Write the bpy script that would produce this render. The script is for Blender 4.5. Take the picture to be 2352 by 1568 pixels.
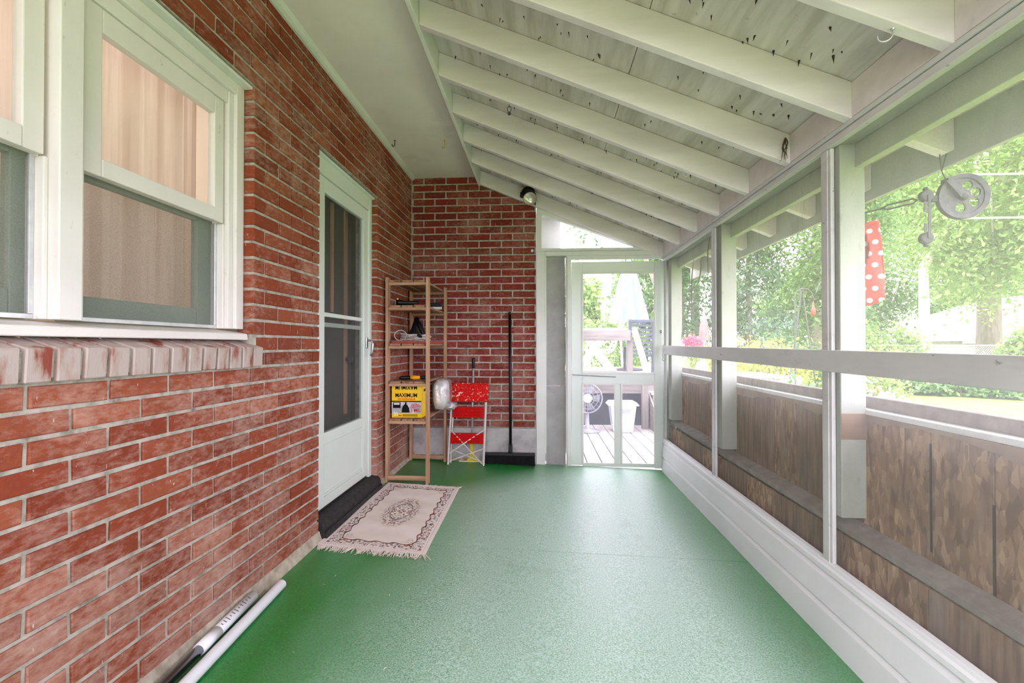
import bpy, math, random
import numpy as np
from mathutils import Matrix, Vector
random.seed(7)
scn = bpy.context.scene
for o in list(bpy.data.objects):
    bpy.data.objects.remove(o)
COL = scn.collection

# ------------------------------------------------------------------ camera, sky, exposure
cam = bpy.data.objects.new('camera', bpy.data.cameras.new('camera'))
COL.objects.link(cam)
cam.location = (0, 0, 1.08)
cam.rotation_euler = (math.pi / 2 + 0.00855, 0, 0.0646)
cam.data.sensor_width = 36.0
cam.data.lens = 1052.0 / 2352 * 36
cam.data.clip_start = 0.02
scn.camera = cam

world = bpy.data.worlds.new('overcast_sky')
scn.world = world
world.use_nodes = True
bg = world.node_tree.nodes['Background']
bg.inputs[0].default_value = (1.0, 0.918, 1.10, 1)
bg.inputs[1].default_value = 1.0

sun = bpy.data.objects.new('soft_sun', bpy.data.lights.new('soft_sun', 'SUN'))
COL.objects.link(sun)
sun.data.energy = 0.9
sun.data.angle = math.radians(50)
sun.rotation_euler = (math.radians(28), math.radians(-26), 0)

scn.view_settings.view_transform = 'Standard'
scn.view_settings.look = 'None'
scn.view_settings.gamma = 1.0
scn.view_settings.use_curve_mapping = False
scn.view_settings.exposure = 3.14
scn.cycles.max_bounces = 14
scn.cycles.diffuse_bounces = 8
scn.cycles.transparent_max_bounces = 24
scn.cycles.sample_clamp_indirect = 6

# ------------------------------------------------------------------ helpers
def lin(c):
    return tuple(((v / 255) / 12.92 if v / 255 <= .04045 else ((v / 255 + .055) / 1.055) ** 2.4) for v in c[:3]) + (1,)

class NT:
    def __init__(s, name):
        s.m = bpy.data.materials.new(name); s.m.use_nodes = True
        s.t = s.m.node_tree; s.n = s.t.nodes; s.l = s.t.links
        s.out = s.n['Material Output']; s.b = s.n['Principled BSDF']
        s.pos = s.n.new('ShaderNodeNewGeometry')
    def link(s, a, b): s.l.new(a, b)
    def val(s, sock, v):
        if hasattr(v, 'is_linked') or hasattr(v, 'links'): s.link(v, sock)
        else: sock.default_value = v
    def coord(s, stretch=(1, 1, 1), off=(0, 0, 0)):
        k = s.n.new('ShaderNodeMapping'); k.inputs['Scale'].default_value = stretch; k.inputs['Location'].default_value = off
        s.link(s.pos.outputs['Position'], k.inputs['Vector']); return k.outputs[0]
    def noise(s, scale, stretch=(1, 1, 1), detail=5, rough=.6, off=(0, 0, 0), dist=0):
        k = s.n.new('ShaderNodeTexNoise'); k.inputs['Scale'].default_value = scale; k.inputs['Detail'].default_value = detail
        k.inputs['Roughness'].default_value = rough; k.inputs['Distortion'].default_value = dist
        s.link(s.coord(stretch, off), k.inputs['Vector']); return k.outputs[0]
    def math(s, op, a, b=0.0, c=0.0, clamp=False):
        k = s.n.new('ShaderNodeMath'); k.operation = op; k.use_clamp = clamp
        s.val(k.inputs[0], a); s.val(k.inputs[1], b); s.val(k.inputs[2], c); return k.outputs[0]
    def rng(s, v, a, b, c=0.0, d=1.0):
        k = s.n.new('ShaderNodeMapRange'); s.val(k.inputs[0], v)
        for i, x in enumerate((a, b, c, d)): k.inputs[i + 1].default_value = x
        return k.outputs[0]
    def ramp(s, v, cols, lo=.3, hi=.7):
        k = s.n.new('ShaderNodeValToRGB'); s.link(v, k.inputs[0]); e = k.color_ramp.elements
        n = len(cols)
        while len(e) < n: e.new(.5)
        for i, c in enumerate(cols):
            e[i].position = lo + (hi - lo) * i / max(1, n - 1); e[i].color = lin(c)
        return k.outputs[0]
    def mix(s, f, a, b, mode='MIX'):
        k = s.n.new('ShaderNodeMix'); k.data_type = 'RGBA'; k.blend_type = mode
        s.val(k.inputs[0], f)
        for sock, v in ((k.inputs[6], a), (k.inputs[7], b)):
            if isinstance(v, tuple): sock.default_value = v if len(v) == 4 and max(v) <= 1.0 else lin(v)
            else: s.link(v, sock)
        return k.outputs[2]
    def bump(s, h, strength=.3, dist=.002):
        k = s.n.new('ShaderNodeBump'); k.inputs['Strength'].default_value = strength; k.inputs['Distance'].default_value = dist
        s.link(h, k.inputs['Height']); s.link(k.outputs[0], s.b.inputs['Normal'])
    def color(s, c): s.val(s.b.inputs['Base Color'], c if not isinstance(c, tuple) else lin(c))
    def p(s, rough=.6, spec=.5, metal=0, **kw):
        s.val(s.b.inputs['Roughness'], rough); s.b.inputs['Specular IOR Level'].default_value = spec
        s.b.inputs['Metallic'].default_value = metal
        for k, v in kw.items(): s.b.inputs[k.replace('_', ' ')].default_value = v

def mat(name, cols, scale=6, stretch=(1, 1, 1), rough=.6, bump=0, bscale=90, bstretch=None, spec=.4, metal=0, dirt=(), lo=.35, hi=.65, detail=5, **kw):
    t = NT(name)
    c = t.ramp(t.noise(scale, stretch, detail), cols, lo, hi) if len(cols) > 1 else None
    if c is None:
        k = t.n.new('ShaderNodeRGB'); k.outputs[0].default_value = lin(cols[0]); c = k.outputs[0]
    for i, (dc, ds, a, b, amt, st) in enumerate(dirt):
        f = t.rng(t.noise(ds, st, 4, .65, (3.1 * i, 1.7, 5.3 * i)), a, b, 0, amt)
        c = t.mix(f, c, dc)
    t.color(c); t.p(rough, spec, metal, **kw)
    if bump: t.bump(t.noise(bscale, bstretch or stretch, 4), bump)
    return t.m

def pobj(name, me, m, parent=None, smooth=False, bevel=0, seg=2):
    o = bpy.data.objects.new(name, me); COL.objects.link(o)
    if m is not None and len(me.materials) == 0: me.materials.append(m)
    if parent is not None:
        o.parent = parent; o.matrix_parent_inverse = Matrix.Translation(-parent.location)
    if smooth:
        me.shade_smooth()
    if bevel:
        b = o.modifiers.new('edge', 'BEVEL'); b.width = bevel; b.segments = seg; b.limit_method = 'ANGLE'; b.angle_limit = .6
    return o

class MB:
    def __init__(s): s.v = []; s.f = []
    def add(s, vs, fs):
        k = len(s.v); s.v += [tuple(x) for x in vs]; s.f += [tuple(i + k for i in f) for f in fs]; return s
    def box(s, x0, x1, y0, y1, z0, z1, M=None):
        vs = [(x, y, z) for z in (z0, z1) for y in (y0, y1) for x in (x0, x1)]
        if M is not None: vs = [M @ Vector(p) for p in vs]
        return s.add(vs, [(0, 2, 3, 1), (4, 5, 7, 6), (0, 1, 5, 4), (1, 3, 7, 5), (3, 2, 6, 7), (2, 0, 4, 6)])
    def hexa(s, p): # 8 points: bottom ring 4, top ring 4
        return s.add(p, [(3, 2, 1, 0), (4, 5, 6, 7), (0, 1, 5, 4), (1, 2, 6, 5), (2, 3, 7, 6), (3, 0, 4, 7)])
    def bar(s, a, b, w, h, up=(0, 0, 1)):
        a = Vector(a); b = Vector(b); d = (b - a).normalized(); u = Vector(up)
        sx = d.cross(u).normalized() * w / 2; sz = sx.normalized().cross(d).normalized() * h / 2
        P = [a - sx - sz, a + sx - sz, a + sx + sz, a - sx + sz, b - sx - sz, b + sx - sz, b + sx + sz, b - sx + sz]
        return s.add(P, [(0, 1, 2, 3), (7, 6, 5, 4), (4, 5, 1, 0), (5, 6, 2, 1), (6, 7, 3, 2), (7, 4, 0, 3)])
    def tube(s, pts, r, n=8, cap=True, closed=False):
        pts = [Vector(p) for p in pts]; N = len(pts); rs = r if isinstance(r, (list, tuple)) else [r] * N
        base = len(s.v); pu = None
        for i, p in enumerate(pts):
            a = pts[i - 1] if (i > 0 or closed) else p; b = pts[(i + 1) % N] if (i < N - 1 or closed) else p
            d = (b - a).normalized()
            if pu is None:
                pu = d.orthogonal().normalized()
            else:
                pu = (pu - d * pu.dot(d)); pu = pu.normalized() if pu.length > 1e-6 else d.orthogonal().normalized()
            q = d.cross(pu)
            for k in range(n):
                t = 2 * math.pi * k / n
                s.v.append(tuple(p + (pu * math.cos(t) + q * math.sin(t)) * rs[i]))
        for i in range(N if closed else N - 1):
            j = (i + 1) % N
            for k in range(n):
                k2 = (k + 1) % n
                s.f.append((base + i * n + k, base + i * n + k2, base + j * n + k2, base + j * n + k))
        if cap and not closed:
            s.f.append(tuple(base + k for k in reversed(range(n)))); s.f.append(tuple(base + (N - 1) * n + k for k in range(n)))
        return s
    def lathe(s, prof, c=(0, 0, 0), axis=(0, 0, 1), n=24, cap=True, M=None):
        ax = Vector(axis).normalized(); u = ax.orthogonal().normalized(); w = ax.cross(u); c = Vector(c); base = len(s.v)
        for r, h in prof:
            for k in range(n):
                t = 2 * math.pi * k / n
                p = c + ax * h + (u * math.cos(t) + w * math.sin(t)) * max(r, 1e-4)
                s.v.append(tuple(M @ p if M is not None else p))
        for i in range(len(prof) - 1):
            for k in range(n):
                k2 = (k + 1) % n
                s.f.append((base + i * n + k, base + i * n + k2, base + (i + 1) * n + k2, base + (i + 1) * n + k))
        if cap:
            s.f.append(tuple(base + k for k in reversed(range(n)))); s.f.append(tuple(base + (len(prof) - 1) * n + k for k in range(n)))
        return s
    def prism(s, poly, axis, a, b): # poly in the other two coords, extruded from a to b along axis
        def mk(p, h):
            return {'x': (h, p[0], p[1]), 'y': (p[0], h, p[1]), 'z': (p[0], p[1], h)}[axis]
        n = len(poly)
        return s.add([mk(p, a) for p in poly] + [mk(p, b) for p in poly],
                     [tuple(range(n))[::-1], tuple(range(n, 2 * n))] + [(i, (i + 1) % n, (i + 1) % n + n, i + n) for i in range(n)])
    def mesh(s, name):
        me = bpy.data.meshes.new(name); me.from_pydata(s.v, [], s.f); me.validate(); me.update()
        import bmesh
        bm = bmesh.new(); bm.from_mesh(me); bmesh.ops.recalc_face_normals(bm, faces=bm.faces); bm.to_mesh(me); bm.free()
        return me
    def build(s, name, m, parent=None, smooth=False, bevel=0, seg=2):
        return pobj(name, s.mesh(name), m, parent, smooth, bevel, seg)

def BOX(name, m, parent, x0, x1, y0, y1, z0, z1, bevel=0.0, seg=2):
    return MB().box(x0, x1, y0, y1, z0, z1).build(name, m, parent, bevel=bevel, seg=seg)

def thing(name, label, cat, loc=(0, 0, 0), group=None):
    o = bpy.data.objects.new(name, None); COL.objects.link(o); o.location = loc; o.empty_display_size = .05
    return tag(o, label, cat, group)
def tag(o, label, cat, group=None):
    o['label'] = label; o['category'] = cat
    if group: o['group'] = group
    return o
def struct(o, label=None, cat=None):
    o['kind'] = 'structure'
    if label: o['label'] = label
    if cat: o['category'] = cat
    return o
def emp(name, parent):
    o = bpy.data.objects.new(name, None); COL.objects.link(o); o.empty_display_size = .05
    o.parent = parent; o.matrix_parent_inverse = Matrix.Translation(-parent.location); return o
def semp(name, label, cat):
    o = bpy.data.objects.new(name, None); COL.objects.link(o); o.empty_display_size = .05
    return struct(o, label, cat)

def fz(x, y):
    t = (x + 1.197) / 2.272
    return .013 * y * (1 - t) - .025 * t

XL, YB, L, C, Z0 = -1.1973, 4.152, 0.205, 0.06547, 2.5606

# ------------------------------------------------------------------ materials
def brick_mat(name, axis, uo, cols, pale):
    t = NT(name)
    sep = t.n.new('ShaderNodeSeparateXYZ'); t.link(t.pos.outputs['Position'], sep.inputs[0])
    u = sep.outputs[axis]; z = sep.outputs[2]
    row = t.math('FLOOR', t.math('DIVIDE', t.math('SUBTRACT', Z0, z), C))
    sh = t.math('MULTIPLY', t.math('FLOORED_MODULO', row, 2.0), L / 2)
    colm = t.math('FLOOR', t.math('DIVIDE', t.math('SUBTRACT', t.math('SUBTRACT', u, uo), sh), L))
    cb = t.n.new('ShaderNodeCombineXYZ'); t.link(row, cb.inputs[0]); t.link(colm, cb.inputs[1])
    wn = t.n.new('ShaderNodeTexWhiteNoise'); wn.noise_dimensions = '3D'; t.link(cb.outputs[0], wn.inputs[0])
    base = t.ramp(wn.outputs['Value'], cols, 0.0, 1.0)
    mott = t.ramp(t.noise(38, (1, 1, 1.6), 6, .7), [(150, 110, 90), (215, 190, 175), (255, 255, 255)], .25, .75)
    c = t.mix(.34, base, mott, 'MULTIPLY')
    # chalky bloom: patches with their own shape, more of them low on the wall where rain splashes
    low = t.rng(z, 1.0, 0.05, 0.0, 1.0)
    n1 = t.noise(3.1, (1, 1, 1.3), 6, .65, (4, 2, 1))
    n2 = t.noise(26, (1, 1, 2.2), 5, .7, (1, 8, 3))
    m = t.math('ADD', t.math('MULTIPLY', n1, .62), t.math('MULTIPLY', n2, .5))
    m = t.math('ADD', m, t.math('MULTIPLY', low, .10))
    m = t.math('ADD', m, t.math('MULTIPLY', wn.outputs['Value'], .06))
    f = t.rng(m, .56, .84, 0, pale)
    c = t.mix(f, c, (206, 176, 160))
    sc = t.rng(t.noise(55, (1.5, 1.5, .5), 3, .6, (9, 9, 9)), .69, .75, 0, .75)
    c = t.mix(sc, c, (222, 205, 192))
    t.color(c); t.p(.88, .25)
    t.bump(t.noise(160, (1, 1, 1), 5), .5, .0025)
    return t.m

BR_COLS = [(126, 58, 37), (144, 70, 44), (134, 62, 39), (156, 87, 60), (120, 58, 39), (148, 77, 50)]
M_BRICK_L = brick_mat('red_brick_side', 1, 0.9939, BR_COLS, .62)
M_BRICK_B = brick_mat('red_brick_end', 0, XL + .2163, [(116, 44, 34), (132, 54, 42), (124, 48, 36), (142, 68, 54)], .45)
M_MORTAR = mat('mortar', [(146, 141, 127), (172, 167, 153), (186, 181, 168)], 24, rough=.95, bump=.6, bscale=220, dirt=[((70, 62, 52), 9, .62, .74, .7, (1, 1, 1))])
M_SILLBRICK = mat('painted_sill_brick', [(136, 66, 52), (166, 144, 134), (176, 162, 154)], 17, (1, 1, .35), rough=.9, bump=.6, bscale=180, lo=.34, hi=.52)
M_CONCRETE = mat('concrete', [(150, 148, 146), (172, 170, 167), (184, 182, 178)], 7, rough=.95, bump=.35, bscale=120, dirt=[((104, 92, 74), 5, .6, .75, .5, (1, 1, 1))])
M_FILLET = mat('mortar_fillet', [(150, 140, 122), (188, 178, 160)], 20, rough=.95, bump=.5, bscale=150)
PD = [((120, 112, 100), 60, .68, .78, .5, (1, 1, 1))]
M_PAINT = mat('white_paint', [(206, 210, 202), (220, 222, 215)], 3, rough=.5, bump=.12, bscale=150, dirt=PD)
M_RAFTER = mat('rafter_paint', [(216, 209, 211), (231, 225, 227)], 3, (.4, 3, 3), rough=.55, bump=.15, bscale=60, dirt=[((90, 86, 78), 75, .70, .77, .6, (1, 1, 1)), ((150, 148, 138), 14, .64, .8, .35, (.3, 1, 1))])
M_PLY = mat('plywood_paint', [(182, 177, 167), (202, 197, 190), (214, 209, 204)], 16, (1, .12, 1), rough=.75, bump=.3, bscale=90, bstretch=(1, .1, 1), dirt=[((96, 90, 78), 26, .66, .78, .55, (1, 1, 1))])
M_SOFFIT = mat('soffit_paint', [(224, 220, 211), (234, 231, 223)], 2.2, rough=.6, dirt=[((150, 146, 130), 2.2, .6, .8, .3, (1, 1, 1))])
M_DOORWHITE = mat('white_enamel', [(208, 218, 208), (216, 224, 215)], 2, rough=.35, spec=.5)
M_SCREENFRAME = mat('screen_wall_paint', [(196, 196, 194), (212, 212, 210)], 4, (1, .4, 1), rough=.55, bump=.2, bscale=110, dirt=[((92, 84, 80), 48, .655, .74, .75, (1, .5, 1)), ((150, 138, 132), 9, .58, .75, .4, (1, .3, 1))])
M_POST = mat('post_paint', [(158, 163, 152), (174, 178, 168)], 6, (1, 1, .3), rough=.65, bump=.25, bscale=140, dirt=[((120, 122, 104), 22, .62, .76, .55, (1, 1, .4))])
M_DUSTY = mat('dusty_ledge', [(124, 114, 107), (148, 139, 132)], 18, rough=.9, bump=.4, bscale=200)
M_SIDING = mat('vinyl_siding', [(226, 228, 230), (234, 235, 237)], 3, rough=.4, spec=.5, bump=.25, bscale=120, bstretch=(6, .35, 6))
M_GREYPANEL = mat('cement_board', [(150, 150, 146), (168, 168, 164)], 5, rough=.9, bump=.2, bscale=150, dirt=[((56, 54, 50), 45, .665, .73, .85, (1, 1, 1))])
M_DARK = mat('dark_void', [(22, 20, 18)], rough=.9)
M_BLACKP = mat('black_plastic', [(7, 7, 8), (11, 11, 12)], 20, rough=.42, spec=.35)
M_BLACKR = mat('black_rubber', [(26, 25, 25), (48, 46, 45)], 30, rough=.75, dirt=[((120, 114, 104), 40, .66, .76, .5, (1, 1, 1))])
M_WOOD = mat('shelf_wood', [(146, 108, 80), (176, 138, 108), (192, 156, 126)], 9, (3, 3, .22), rough=.7, bump=.25, bscale=60, bstretch=(4, 4, .3), dirt=[((92, 56, 34), 30, .66, .76, .6, (1, 1, .3))])
M_WOODY = mat('shelf_slat_wood', [(124, 88, 64), (152, 114, 86), (170, 132, 102)], 9, (3, .25, 3), rough=.7, bump=.25, bscale=60, bstretch=(4, .3, 4))
M_WOODX = mat('shelf_rail_wood', [(146, 108, 80), (176, 138, 108), (192, 156, 126)], 9, (.3, 3, 3), rough=.7, bump=.2, bscale=60, bstretch=(.3, 4, 4))
M_STEEL = mat('steel', [(150, 150, 150), (190, 190, 190)], 30, rough=.32, metal=.9)
M_ALU = mat('aluminium', [(196, 198, 200), (214, 216, 218)], 20, rough=.35, metal=.6)
M_CHROME = mat('chrome', [(120, 124, 128), (150, 152, 156)], 30, (1, .2, 1), rough=.16, metal=1)
M_PVC = mat('white_pvc', [(222, 224, 228)], rough=.25, spec=.6)
M_RED = mat('red_paint_splattered', [(180, 4, 3), (200, 7, 5)], 10, rough=.6, spec=.12, dirt=[((236, 214, 190), 46, .60, .64, .95, (1, 1, 1)), ((240, 224, 206), 120, .64, .68, .9, (1, 1, 1)), ((70, 20, 12), 14, .66, .74, .7, (1, 1, 1))])
M_RED2 = mat('red_paint_step', [(178, 4, 4), (196, 7, 6)], 10, rough=.6, spec=.12, dirt=[((236, 220, 205), 60, .67, .71, .9, (1, 1, 1))])
M_LADDER = mat('ladder_white_paint', [(196, 188, 178), (216, 210, 202)], 14, rough=.5, dirt=[((140, 70, 50), 60, .66, .74, .6, (1, 1, 1))])
M_YELLOW = mat('yellow_plastic', [(206, 186, 40), (222, 204, 60)], 9, rough=.4)
M_BOXY = mat('yellow_carton', [(238, 196, 16), (242, 202, 24)], 4, rough=.5)
M_BOXW = mat('carton_grey_print', [(206, 206, 210), (160, 160, 164), (216, 216, 220)], 14, rough=.5)
M_INK = mat('black_ink', [(6, 6, 6)], rough=.6, spec=.2)
M_REDINK = mat('red_ink', [(206, 22, 18)], rough=.5)
M_ORINK = mat('orange_ink', [(222, 70, 20)], rough=.5)
M_WHITEINK = mat('white_ink', [(242, 242, 240)], rough=.5)
M_CORD = mat('grey_cord', [(190, 186, 178), (206, 202, 194)], 30, rough=.5)
M_TRAY = mat('red_tray', [(150, 60, 48), (164, 72, 58)], 12, rough=.5)
M_BRASSHOOK = mat('yellow_hook', [(206, 160, 30)], rough=.35)
M_GALV = mat('galvanised_metal', [(62, 64, 62), (84, 86, 83)], 60, rough=.55, metal=.5, dirt=[((90, 70, 50), 40, .6, .75, .5, (1, 1, 1))])
M_ROPE = mat('white_line', [(226, 228, 226)], rough=.6)
M_REFLECTOR = mat('lamp_reflector', [(206, 202, 190), (228, 226, 220)], 40, rough=.2, metal=.6)
M_TAUPE = mat('lamp_housing', [(128, 118, 104)], rough=.5)

def turf_mat():
    t = NT('green_turf')
    n = t.noise(150, (1, 1, 1), 3, .8)
    c = t.ramp(n, [(2, 72, 18), (5, 108, 32), (12, 134, 46), (64, 168, 92)], .28, .74)
    big = t.noise(1.6, (1, 1, 1), 4, .6)
    c = t.mix(t.rng(big, .35, .7, 0, .28), c, (14, 134, 50))
    # pale middle: reflected sheen painted into the colour over faded, walked-on fibres, ragged edge
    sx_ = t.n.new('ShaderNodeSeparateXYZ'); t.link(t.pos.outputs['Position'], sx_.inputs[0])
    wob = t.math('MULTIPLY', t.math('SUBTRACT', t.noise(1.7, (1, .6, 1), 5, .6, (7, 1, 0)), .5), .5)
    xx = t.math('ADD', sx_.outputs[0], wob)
    turn = t.math('MAXIMUM', t.math('SUBTRACT', sx_.outputs[1], 3.25), 0.0)      # the pale area bends from the storm door to the screen door
    sheen_wear = t.math('MULTIPLY', t.rng(t.math('SUBTRACT', xx, turn), -.92, -.30), t.rng(t.math('ADD', sx_.outputs[0], t.math('MULTIPLY', wob, .3)), 1.07, .72))
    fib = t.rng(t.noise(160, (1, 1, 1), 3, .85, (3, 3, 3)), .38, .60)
    c = t.mix(t.math('MULTIPLY', sheen_wear, t.math('MULTIPLY_ADD', fib, .66, .30)), c, (187, 214, 201))
    brown = t.rng(t.noise(3.4, (1, 1, 1), 4, .6, (2, 7, 0)), .60, .78, 0, .35)
    c = t.mix(brown, c, (92, 100, 52))
    fl = t.rng(t.noise(300, (1, 1, 1), 2, .6, (5, 5, 5)), .66, .74, 0, .5)
    c = t.mix(fl, c, (150, 200, 165))
    t.color(c); t.p(.36, 1.0); t.b.inputs['Coat Weight'].default_value = .35; t.b.inputs['Coat Roughness'].default_value = .33
    t.bump(t.noise(330, (1, 1, 1), 3, .8), .4, .002)
    return t.m
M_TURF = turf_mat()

def screen_mat(name, col, fac, streak=0.0, stretch=(1, 14, .7), glow=0.0):
    t = NT(name); t.n.remove(t.b)
    tr = t.n.new('ShaderNodeBsdfTransparent'); df = t.n.new('ShaderNodeBsdfDiffuse'); tl = t.n.new('ShaderNodeBsdfTranslucent')
    ad = t.n.new('ShaderNodeMixShader'); ad.inputs[0].default_value = .35
    mx = t.n.new('ShaderNodeMixShader')
    c = (*lin(col)[:3], 1)
    if streak:
        s1 = t.noise(22, stretch, 4, .7); s2 = t.noise(2.3, (1, 1, 1), 3, .6, (3, 4, 8))
        m = t.rng(t.math('MULTIPLY', s1, s2), .30, .42, 0, streak)
        cc = t.mix(m, c, (96, 100, 62)); t.link(cc, df.inputs[0]); t.link(cc, tl.inputs[0])
        t.link(t.math('ADD', t.math('MULTIPLY', m, .45), fac), mx.inputs[0])
    else:
        w = t.noise(260, (1, 1, 1), 2, .6)
        df.inputs[0].default_value = c; tl.inputs[0].default_value = c; t.link(t.rng(w, .3, .7, fac * .85, fac * 1.15), mx.inputs[0])
    t.link(df.outputs[0], ad.inputs[1]); t.link(tl.outputs[0], ad.inputs[2])
    t.link(tr.outputs[0], mx.inputs[1]); t.link(ad.outputs[0], mx.inputs[2]); t.link(mx.outputs[0], t.out.inputs[0])
    return t.m
M_SCREEN = screen_mat('insect_screen', (206, 210, 200), .25, .6)
M_SCREEN_CLEAN = screen_mat('clean_insect_screen', (206, 210, 204), .25)
M_SCREEND = screen_mat('door_screen', (214, 216, 220), .19)
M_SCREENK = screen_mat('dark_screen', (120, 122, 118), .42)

def glass_mat(name, tint=(1, 1, 1, 1), rough=0.02):
    t = NT(name); t.n.remove(t.b)
    tr = t.n.new('ShaderNodeBsdfTransparent'); tr.inputs[0].default_value = tint
    gl = t.n.new('ShaderNodeBsdfGlossy'); gl.inputs['Roughness'].default_value = rough
    lw = t.n.new('ShaderNodeLayerWeight'); mx = t.n.new('ShaderNodeMixShader')
    t.link(t.math('ADD', t.math('MULTIPLY', t.math('POWER', lw.outputs['Facing'], 5.0), .5), .025, clamp=True), mx.inputs[0])
    t.link(tr.outputs[0], mx.inputs[1]); t.link(gl.outputs[0], mx.inputs[2]); t.link(mx.outputs[0], t.out.inputs[0])
    return t.m
M_GLASS = glass_mat('window_glass')
M_PLASTIC = None

def leaf_mat(name, cols, trans=.45):
    t = NT(name); t.n.remove(t.b)
    c = t.ramp(t.pos.outputs['Random Per Island'], cols, 0, 1)
    df = t.n.new('ShaderNodeBsdfDiffuse'); tl = t.n.new('ShaderNodeBsdfTranslucent'); mx = t.n.new('ShaderNodeMixShader')
    mx.inputs[0].default_value = trans
    t.link(c, df.inputs[0]); t.link(c, tl.inputs[0]); t.link(df.outputs[0], mx.inputs[1]); t.link(tl.outputs[0], mx.inputs[2])
    t.link(mx.outputs[0], t.out.inputs[0]); return t.m

# ------------------------------------------------------------------ floor
def patch(name, m, parent, x0, x1, y0, y1, nx, ny, dz=0.0, thick=.006):
    b = MB()
    for k in (0, 1):
        for j in range(ny + 1):
            for i in range(nx + 1):
                x = x0 + (x1 - x0) * i / nx; y = y0 + (y1 - y0) * j / ny
                b.v.append((x, y, fz(x, y) + dz - k * thick))
    n = (nx + 1) * (ny + 1)
    for j in range(ny):
        for i in range(nx):
            a = j * (nx + 1) + i; b.f.append((a, a + 1, a + nx + 2, a + nx + 1)); b.f.append((n + a, n + a + nx + 1, n + a + nx + 2, n + a + 1))
    ring = [i for i in range(nx + 1)] + [(j + 1) * (nx + 1) - 1 for j in range(1, ny + 1)] + [ny * (nx + 1) + i for i in range(nx - 1, -1, -1)] + [j * (nx + 1) for j in range(ny - 1, 0, -1)]
    for a, c in zip(ring, ring[1:] + ring[:1]): b.f.append((a, n + a, n + c, c))
    return b.build(name, m, parent)
floor = struct(patch('floor', M_CONCRETE, None, -1.30, 1.30, -1.0, 4.30, 6, 10, -.012, .25), 'green artificial turf floor of the porch', 'floor')
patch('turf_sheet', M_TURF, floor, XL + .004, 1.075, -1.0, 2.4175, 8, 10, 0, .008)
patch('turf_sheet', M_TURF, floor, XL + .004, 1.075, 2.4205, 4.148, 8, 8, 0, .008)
deb = MB()
for i in range(90):
    x = random.uniform(-1.0, 1.0); y = random.uniform(1.3, 4.0); a = random.uniform(0, 6.28); l = random.uniform(.004, .012); w = random.uniform(.001, .003)
    z = fz(x, y) + .002; dx, dy = math.cos(a), math.sin(a)
    deb.add([(x - dx * l, y - dy * l, z), (x - dy * w, y + dx * w, z + .003), (x + dx * l, y + dy * l, z), (x + dy * w, y - dx * w, z + .003)], [(0, 3, 2, 1)])
deb.build('grass_clipping', mat('dry_clipping', [(214, 206, 170), (150, 140, 96), (236, 232, 220)], 8, rough=.9), floor)['kind'] = 'stuff'

# ------------------------------------------------------------------ brick walls
def holed(name, m, axis, plane, thick, us, zs, hole):
    """wall slab with its face at `plane`; us, zs: grid lines; hole(i,j) True where open"""
    b = MB(); nu, nz = len(us), len(zs)
    def pt(u, z, d):
        return (plane + d, u, z) if axis == 'x' else (u, plane + d, z)
    for d in (0, thick):
        for z in zs:
            for u in us: b.v.append(pt(u, z, d))
    n = nu * nz; solid = lambda i, j: 0 <= i < nu - 1 and 0 <= j < nz - 1 and not hole(i, j)
    for j in range(nz - 1):
        for i in range(nu - 1):
            if not solid(i, j): continue
            a, c, d, e = j * nu + i, j * nu + i + 1, (j + 1) * nu + i + 1, (j + 1) * nu + i
            b.f += [(a, c, d, e), (n + a, n + e, n + d, n + c)]
            for (di, dj, p, q) in ((-1, 0, a, e), (1, 0, c, d), (0, -1, a, c), (0, 1, e, d)):
                if not solid(i + di, j + dj): b.f.append((p, q, n + q, n + p))
    return b.build(name, m)

MJ = .0125   # mortar joint
PROUD = .0075
WIN = (0.455, 1.835, 1.100, 2.162)   # window opening on the side wall: y0 y1 z0 z1
DOR = (2.400, 3.276, -.05, 2.162)
wall_left = struct(holed('wall_left', M_MORTAR, 'x', XL - PROUD, -.16, [-1.0, WIN[0] - .006, WIN[1] + .006, DOR[0] - .006, DOR[1] + .006, 4.30],
                         [-.10, -.06, WIN[2] - .03, WIN[3] + .006, 2.68],
                         lambda i, j: (i == 1 and j == 2) or (i == 3 and j in (1, 2))), 'red brick house wall along the porch', 'wall')
wall_back = struct(holed('wall_back', M_MORTAR, 'y', YB + PROUD, .15, [-1.36, -.052], [-.10, 2.64], lambda i, j: False), 'red brick end wall above a grey concrete base', 'wall')

_bm = {}
def brick_mesh(axis, ln, m, jit):
    key = (axis, round(ln, 3), jit)
    if key in _bm: return _bm[key]
    r = random.Random(jit * 31 + int(ln * 1000)); b = MB(); h = C - MJ; ch = .0028; dep = .072
    def pt(u, z, d): return (d, u, z) if axis == 'x' else (u, -d, z)
    V = []
    for d, ins in ((-dep, 0), (-ch, 0), (0, ch)):
        for (su, sz) in ((-1, -1), (1, -1), (1, 1), (-1, 1)):
            j = lambda: r.uniform(-.0012, .0012)
            V.append(pt(su * (ln / 2 - ins) + j(), sz * (h / 2 - ins) + j(), d + (j() * .8 if d == 0 else 0)))
    F = [(8, 9, 10, 11)]
    for k in (0, 4):
        F += [(k + i, k + (i + 1) % 4, k + 4 + (i + 1) % 4, k + 4 + i) for i in range(4)]
    b.add(V, F); me = b.mesh('brick'); me.materials.append(m); _bm[key] = me
    return me

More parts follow.
